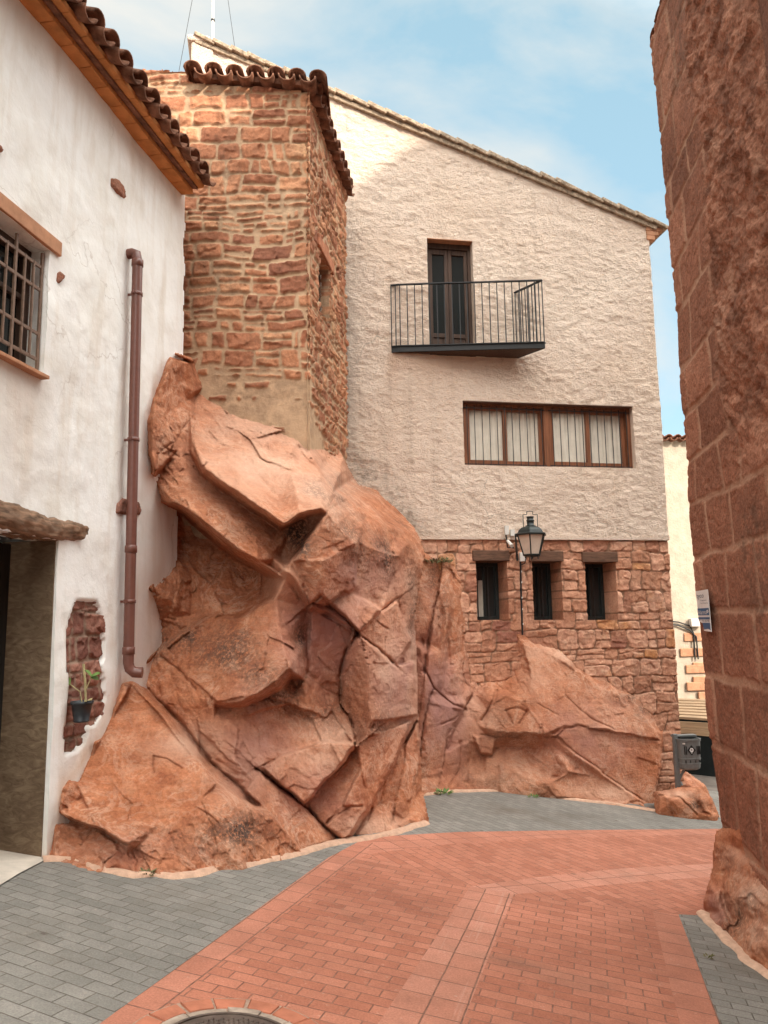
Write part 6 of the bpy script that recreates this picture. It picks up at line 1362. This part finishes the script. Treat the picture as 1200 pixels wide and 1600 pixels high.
rock('rock_face', ROCK, bl, pts, [[(1117, 1395, 6.50), (1124, 1425, 6.38), (1132, 1440, 6.22)], [(1128, 1388, 6.48), (1136, 1420, 6.40), (1143, 1436, 6.26)]], [(1116, 1298), (1130, 1291), (1160, 1296), (1215, 1328), (1300, 1395), (1305, 1615), (1200, 1560), (1140, 1502), (1098, 1446), (1098, 1408), (1109, 1372), (1115, 1315)], [([(1128, 1360), (1132, 1400), (1140, 1440)], 4, .05), ([(1165, 1395), (1160, 1440)], 4, .04)], [(1170, 1440, 50, 60, .55, 0), (1150, 1350, 50, 30, .3, 0), (1180, 1400, 30, 26, .7, 1), (1160, 1340, 30, 14, .5, 1), (1190, 1460, 30, 30, .5, 1), (1120, 1420, 20, 30, .7, 2)], seed=37, step=1.8, amp=0.55, warp=1.2, back=0.6, sm=2)
# ------------------------------------------------------------------ mortar seams between the paving and the rock
def seam(px, w, off=1.0):
    P = gnd(np.array([p[0] for p in px], float), np.array([p[1] for p in px], float)); Q = []
    for i in range(len(P)-1):
        n = max(2, int(np.linalg.norm(P[i+1]-P[i])/0.04))
        for k in range(n): Q.append(P[i]+(P[i+1]-P[i])*k/n)
    Q.append(P[-1]); Q = np.array(Q); n = len(Q); t = np.gradient(Q, axis=0); nn = np.cross(GN, t); nn /= np.linalg.norm(nn, axis=1)[:, None]
    s_ = np.arange(n)*0.04; wob = 1+0.55*fbm(p2(s_*5, s_*0, 3.), 3, 5); V = []
    for j, (f, z) in enumerate(((-0.9, 0.02), (0.2, 0.030), (0.75, 0.018), (1.0, -0.004))):
        V.append(Q - nn*(w*f*(wob if f > 0 else np.ones(n))*off)[:, None] + np.array([0, 0, z]) + GN*(0.006*fbm(p2(s_*14, s_*0+j, 1.), 2, 6))[:, None])
    V = np.concatenate(V); F = [(j*n+i, j*n+i+1, (j+1)*n+i+1, (j+1)*n+i) for j in range(3) for i in range(n-1)]
    props(link('pavement_edge', mesh_np('pavement_edge', V, F), MORTAR), kind='structure')
seam([(66, 1344), (85, 1343), (118, 1345), (150, 1358), (185, 1363), (210, 1370), (245, 1367), (270, 1370), (305, 1367), (340, 1356), (380, 1354), (440, 1340), (480, 1331), (530, 1316), (590, 1308), (630, 1298), (664, 1286)], np.float64(0.052))
seam([(640, 1246), (700, 1237), (780, 1236), (870, 1247), (960, 1257), (1026, 1268), (1075, 1273), (1122, 1276)], np.float64(0.05))
seam([(1098, 1428), (1112, 1446), (1140, 1472), (1170, 1502), (1200, 1522), (1300, 1592)], np.float64(0.05), 1.0)
# ------------------------------------------------------------------ manhole
mc = gnd(359., 1642.)
ex, ey = pd*-1, sd
def gp(r, t, z): return mc + ex*r*math.cos(t) + ey*r*math.sin(t) + GN*z
mh = thing('manhole_cover', 'round iron manhole cover with a ring of broken concrete and red bricks', 'manhole cover', mc)
R0 = 0.32
def disc(r0, r1, z0, z1, t0, t1, seg, mb):
    V = []; 
    for r in (r0, r1):
        for i in range(seg+1): V.append(gp(r, t0+(t1-t0)*i/seg, z1))
    for r in (r0, r1):
        for i in range(seg+1): V.append(gp(r, t0+(t1-t0)*i/seg, z0))
    n = seg+1; F = [(i, i+1, n+i+1, n+i) for i in range(seg)]+[(n+i, n+i+1, 3*n+i+1, 3*n+i) for i in range(seg)]+[(i+1, i, 2*n+i, 2*n+i+1) for i in range(seg)]+[(0, n, 3*n, 2*n), (n-1, 2*n-1, 4*n-1, 3*n-1)][::1]
    mb.add(V, F)
def m_iron_cover():
    m, t, b = newmat('rusty_cast_iron', 0.55, 0.5); g = NG(t); v = g.coord((1, 1, 1)); b.inputs['Metallic'].default_value = 0.35
    n = g.noise(v, 12, 6, 0.6); g.l(g.ramp(n, [(0.3, (0.075, 0.055, 0.045)), (0.7, (0.16, 0.115, 0.09))]), b.inputs['Base Color'])
    g.bump(b, g.noise(v, 80, 3), 0.3, 0.003); return m
CAST = m_iron_cover()
m = MB(); m.add([gp(R0-0.01, 2*math.pi*i/48, 0.012) for i in range(48)], [tuple(range(48))]); m.build('lid', CAST, mh)
m = MB()
for i in range(-12, 13):
    for j in range(-12, 13):
        x, y = (i+0.5*(j % 2))*0.027, j*0.024
        if math.hypot(x, y) > R0-0.045: continue
        c = mc+ex*x+ey*y; a_ = 0.008
        m.hexa([c+ex*dx*k+ey*dy*k+GN*z for z, k in ((0.011, 1.0), (0.019, 0.7)) for dx, dy in ((-a_, -a_), (a_, -a_), (a_, a_), (-a_, a_))])
m.build('lid_studs', CAST, mh)
m = MB(); disc(R0-0.004, R0+0.012, 0.0, 0.015, 0, 2*math.pi, 48, m); m.build('frame', CAST, mh)
m = MB(); t = 0.1
while t < 2*math.pi+0.05:
    L = random.uniform(0.35, 0.6)
    disc(R0+0.014, R0+0.058+random.uniform(-.006, .006), 0.0, 0.010+random.uniform(0, .006), t, t+L-0.02, 6, m)
    t += L
m.build('concrete_ring', plain('worn_grey_concrete', (0.36, 0.28, 0.22), 0.95, 0.1, var=0.35, scale=14, bump=0.5), mh, 0.003)
BRK = plain('red_brick_collar', (0.43, 0.155, 0.09), 0.85, 0.2, var=0.22, scale=10, bump=0.4)
m = MB(); n = 17
for i in range(n):
    t0 = 2*math.pi*i/n; disc(R0+0.066, R0+0.165, 0.0, 0.010+random.uniform(0, .005), t0+0.012, t0+2*math.pi/n-random.uniform(.012, .05), 4, m)
m.build('brick_collar', BRK, mh, 0.004)
m = MB(); m.add([gp(R0+0.178, 2*math.pi*i/48, 0.006) for i in range(48)], [tuple(range(48))]); m.build('mortar_bed', plain('dirty_mortar', (0.33, 0.22, 0.16), 0.95, 0.1, var=0.3, scale=30), mh)
# ------------------------------------------------------------------ litter bin
YB = 11.55
bp = at(1061., 1226., YB); SB = YB/1200.0
bn = thing('litter_bin', 'grey plastic litter bin with a white emblem on a short post by the stone corner', 'litter bin', bp)
ax_ = nrm((1, 0.10, 0)); ay_ = nrm((-0.10, 1, 0))
def BP(x, y, z): return bp+ax_*x+ay_*y+np.array([0, 0, z])
m = MB(); m.hexa([BP(x, y, z) for z in (-0.25, 0.71) for x, y in ((-0.045, -0.02), (0.02, -0.02), (0.02, 0.04), (-0.045, 0.04))]); m.build('post', BIN_GREY, bn, 0.008)
cx = 0.155
def bshell(rx0, z0, rx1, z1, th=0.0, n=20):
    R = []
    for rx, z in ((rx0, z0), (rx1, z1)):
        for i in range(n):
            t = 2*math.pi*i/n; c_, s_ = math.cos(t), math.sin(t); k = 0.45
            R.append(BP(cx+rx*math.copysign(abs(c_)**k, c_), -0.0-0.11*rx/rx1*math.copysign(abs(s_)**k, s_), z))
    return R
def ringed(mb, levels, n=24):
    V = []
    for rx, ry, z in levels:
        for i in range(n):
            t = 2*math.pi*i/n; c_, s_ = math.cos(t), math.sin(t); k = 0.55
            V.append(BP(cx+rx*math.copysign(abs(c_)**k, c_), -0.02+ry*math.copysign(abs(s_)**k, s_), z))
    F = [(j*n+i, j*n+(i+1) % n, (j+1)*n+(i+1) % n, (j+1)*n+i) for j in range(len(levels)-1) for i in range(n)]
    F += [tuple(range(n))[::-1], tuple(range((len(levels)-1)*n, len(levels)*n))]; mb.add(V, F, False)
m = MB(); ringed(m, [(0.10, 0.08, 0.215), (0.142, 0.11, 0.235), (0.150, 0.115, 0.26), (0.152, 0.117, 0.295), (0.157, 0.121, 0.297), (0.158, 0.122, 0.315), (0.153, 0.118, 0.317), (0.156, 0.120, 0.365), (0.161, 0.124, 0.367), (0.162, 0.125, 0.383), (0.157, 0.121, 0.385), (0.166, 0.128, 0.62), (0.176, 0.136, 0.622), (0.178, 0.138, 0.655), (0.165, 0.126, 0.656), (0.150, 0.112, 0.60), (0.12, 0.09, 0.40)]); m.build('bucket', BIN_GREY, bn)
m = MB(); m.hexa([BP(x, y, z) for z in (0.655, 0.69) for x, y in ((-0.03, 0.02), (0.33, 0.02), (0.33, 0.12), (-0.03, 0.12))]); m.build('hood', BIN_GREY, bn, 0.01)
m = MB(); fy = -0.02-0.1265
dm_ = lambda x, z, r, y: [BP(x, y, z-r*1.15), BP(x+r, y, z), BP(x, y, z+r*1.15), BP(x-r, y, z)]
m.add(dm_(cx-0.005, 0.50, 0.062, fy-0.004)+dm_(cx-0.005, 0.50, 0.062, fy+0.02), [(0, 1, 2, 3), (0, 4, 5, 1), (1, 5, 6, 2), (2, 6, 7, 3), (3, 7, 4, 0)]); m.build('emblem_plate', IRON, bn)
m = MB()
for k in range(6):
    t = 2*math.pi*k/6; c = (cx-0.005+0.020*math.cos(t), 0.503+0.022*math.sin(t)); m.add([BP(c[0]+0.013*math.cos(s_), fy-0.006, c[1]+0.011*math.sin(s_)) for s_ in np.linspace(0, 2*math.pi, 8)[:-1]], [tuple(range(7))])
m.add([BP(cx-0.011, fy-0.006, 0.455), BP(cx+0.001, fy-0.006, 0.455), BP(cx-0.002, fy-0.006, 0.50), BP(cx-0.008, fy-0.006, 0.50)], [(0, 1, 2, 3)])
m.build('emblem', SIGN_WHITE, bn)
m = MB(); m.add([BP(cx-0.135, fy-0.002, 0.585), BP(cx-0.095, fy-0.002, 0.583), BP(cx-0.095, fy-0.002, 0.603), BP(cx-0.135, fy-0.002, 0.605)], [(0, 1, 2, 3)]); m.build('label', PALE_PLASTIC, bn)
for dx, z0_, z1_, y0_, y1_ in [(d_, 0.44, 0.555, fy-0.004, fy+0.03) for d_ in (-0.085, -0.11, 0.075, 0.095, 0.115)]+[(d_, 0.325, 0.36, -0.145, -0.10) for d_ in (-0.10, -0.03, 0.045, 0.11)]:
    m = MB(); m.hexa([BP(cx+dx+x, y, z) for z in (z0_, z1_) for x, y in ((0, y0_), (0.009, y0_), (0.009, y1_), (0, y1_))]); m.build('rib', IRON, bn)
m = MB(); m.bar(BP(0.0, 0.01, 0.05), BP(0.09, -0.01, 0.22), 0.03); m.bar(BP(-0.01, 0.01, 0.0), BP(0.03, -0.03, 0.02), 0.05); m.build('strut', BIN_GREY, bn)
# ------------------------------------------------------------------ the alley: cables, far house, timber roof
YF = 19.0
FP = Plane((0, YF, 0), (1, 0.10, 0), (0.10, -1, 0))
fh = thing('far_house', 'sunlit cream house at the end of the alley with a low tiled roof', 'house', FP.P(7.5, -3, 0))
ft1 = ST(FP, 1052, 687)[1]; fl = ST(FP, 1010, 800)[0]
relief('wall', FP, fl-1.0, fl+8, -4.0, ft1, 0.06, lambda S, T: 0.02*fbm(p2(S*2, T*2, 4.), 4, 6), FAR_WALL, fh)
m = MB(); m.pbox(FP, fl-1.0, fl+8, -4.0, ft1-0.02, -5, -0.05); m.build('house_body', FAR_WALL, fh)
m = MB(); s = fl-1.0
while s < fl+8:
    barrel(m, FP.P(s, ft1+0.03, 0.0), FP.S, FP.N, np.array([0, 0, 1.0]), 0.10, 0.09, 0.6, 0.16, 1); barrel(m, FP.P(s+0.12, ft1+0.02, 0.0), FP.S, FP.N, np.array([0, 0, 1.0]), 0.10, 0.09, 0.6, 0.18, -1); s += 0.24
m.build('roof_tiles', TILE, fh)
m = MB()
for i, (vv, u0) in enumerate(((994, 1068), (1018, 1062), (1040, 1082), (1044, 1071), (1062, 1082), (1071, 1072), (1086, 1090))):
    a = ST(FP, u0, vv); 
    m.pbox(FP, a[0], a[0]+0.9-0.2*(i % 2), a[1]-0.13, a[1]+0.08, 0.0, 0.035+0.004*i)
m.build('quoin_stones', QUOIN, fh, 0.02)
a = ST(FP, 1076, 979); m = MB(); m.pbox(FP, a[0], a[0]+0.28, a[1], a[1]+0.20, 0.02, 0.16); m.build('cable_box', PALE_PLASTIC, fh, 0.01)
m = MB()
for k, dv in enumerate((0, 5)):
    m.tube([FP.hit(1040., 970.+dv, 0.06), FP.hit(1060., 972.+dv, 0.06), FP.hit(1078., 978.+dv*1.4, 0.06), FP.hit(1084.+k*4, 990.+dv, 0.06), FP.hit(1086.+k*5, 1030., 0.06)], 0.018, 8)
m.build('cables', IRON, fh)
YS = 14.6
tr = thing('timber_canopy', 'weathered plank canopy over a dark opening behind the litter bin', 'canopy', at(1080., 1240., YS))
pl_ = [(1058, 1094, 1.5), (1130, 1096, 1.5)]
lo0, lo1 = at(1050., 1123., YS), at(1135., 1128., YS); hi0, hi1 = at(1050., 1093., YS+1.8), at(1135., 1095., YS+1.8)
m = MB(); n = 7
for i in range(n):
    a0 = lo0+(hi0-lo0)*i/n; a1 = lo1+(hi1-lo1)*i/n; b0 = lo0+(hi0-lo0)*(i+0.93)/n; b1 = lo1+(hi1-lo1)*(i+0.93)/n
    up_ = np.array([0, 0, 0.03]); m.hexa([a0, a1, b1, b0, a0+up_+0.015*np.array([0, 0, 1]), a1+up_+0.015*np.array([0, 0, 1]), b1+up_, b0+up_])
m.build('roof_planks', WOOD_PLANK, tr, 0.004)
f0, f1 = at(1050., 1126., YS-0.02), at(1135., 1131., YS-0.02); f2, f3 = at(1050., 1146., YS-0.02), at(1135., 1153., YS-0.02)
m = MB(); 
for i in range(2):
    a0 = f2+(f0-f2)*i/2; a1 = f3+(f1-f3)*i/2; b0 = f2+(f0-f2)*(i+0.96)/2; b1 = f3+(f1-f3)*(i+0.96)/2; dd = np.array([0, 0.05, 0]); m.hexa([a0, a1, a1+dd, a0+dd, b0, b1, b1+dd, b0+dd])
m.build('fascia_boards', WOOD_PLANK, tr, 0.004)
zg = float(gz(6.0, YS))-0.6
x0_, x1_ = at(1040., 1150., YS)[0], at(1140., 1150., YS)[0]
m = MB(); m.box(x0_-0.6, x1_+2.5, YS+1.7, YS+1.8, zg, f2[2]+0.1); m.build('back_wall', DARK, tr)
m = MB(); m.box(x0_-0.6, x1_+2.5, YS+0.02, YS+0.06, f2[2]+0.0, f2[2]+0.02); m.build('soffit', WOOD_DARK, tr)
m = MB(); m.box(x1_+0.6, x1_+0.75, YS+0.05, YS+0.2, zg, f2[2]); m.build('post', WOOD_DARK, tr)
# ------------------------------------------------------------------ weeds
DRY = plain('dry_olive_leaf', (0.15, 0.13, 0.06), 0.8, 0.15, var=0.5, scale=30, bump=0)
def tuft(label, p, r, n, sz, name='weed', mat_=None):
    t = thing(name, label, 'weed', p); rg = random.Random(int(p[0]*1000)); m = MB()
    for i in range(n):
        a_ = rg.uniform(0, 6.28); rr = r*math.sqrt(rg.random()); c = np.asarray(p)+np.array([rr*math.cos(a_), rr*0.6*math.sin(a_), rg.uniform(0, sz*0.6)])
        leaf(m, c, (math.cos(a_)*0.7+rg.uniform(-.4, .4), math.sin(a_)*0.7-0.2, rg.uniform(.2, 1.0)), (0, -.5, 1), sz*rg.uniform(.5, 1.1), sz*rg.uniform(.2, .4))
    m.build('leaf', mat_ or LEAF, t)
tuft('low green weed growing at the foot of the cleft between both rocks', gnd(690., 1241.)+np.array([0, -.03, 0]), .11, 60, .075)
tuft('dry green tuft growing on the rock ledge under the render, left of the slit windows', FB.hit(685., 880., 0.12), .20, 130, .075, mat_=DRY)
tuft('tiny grass tuft at the paving edge before the lower slab', gnd(832., 1246.)+np.array([0, -.02, 0]), .06, 24, .05)
tuft('small grass tuft at the front edge of the paving below the right rock footing', gnd(1106., 1498.), .03, 12, .035, mat_=DRY)
tuft('sparse grass growing along the joint of the grey paving by the doorstep', gnd(232., 1368.)+np.array([0, -.02, 0]), .05, 26, .045, mat_=DRY)
tuft('little weed growing against the small corner boulder', gnd(1034., 1270.)+np.array([0, -.02, 0]), .06, 30, .05)
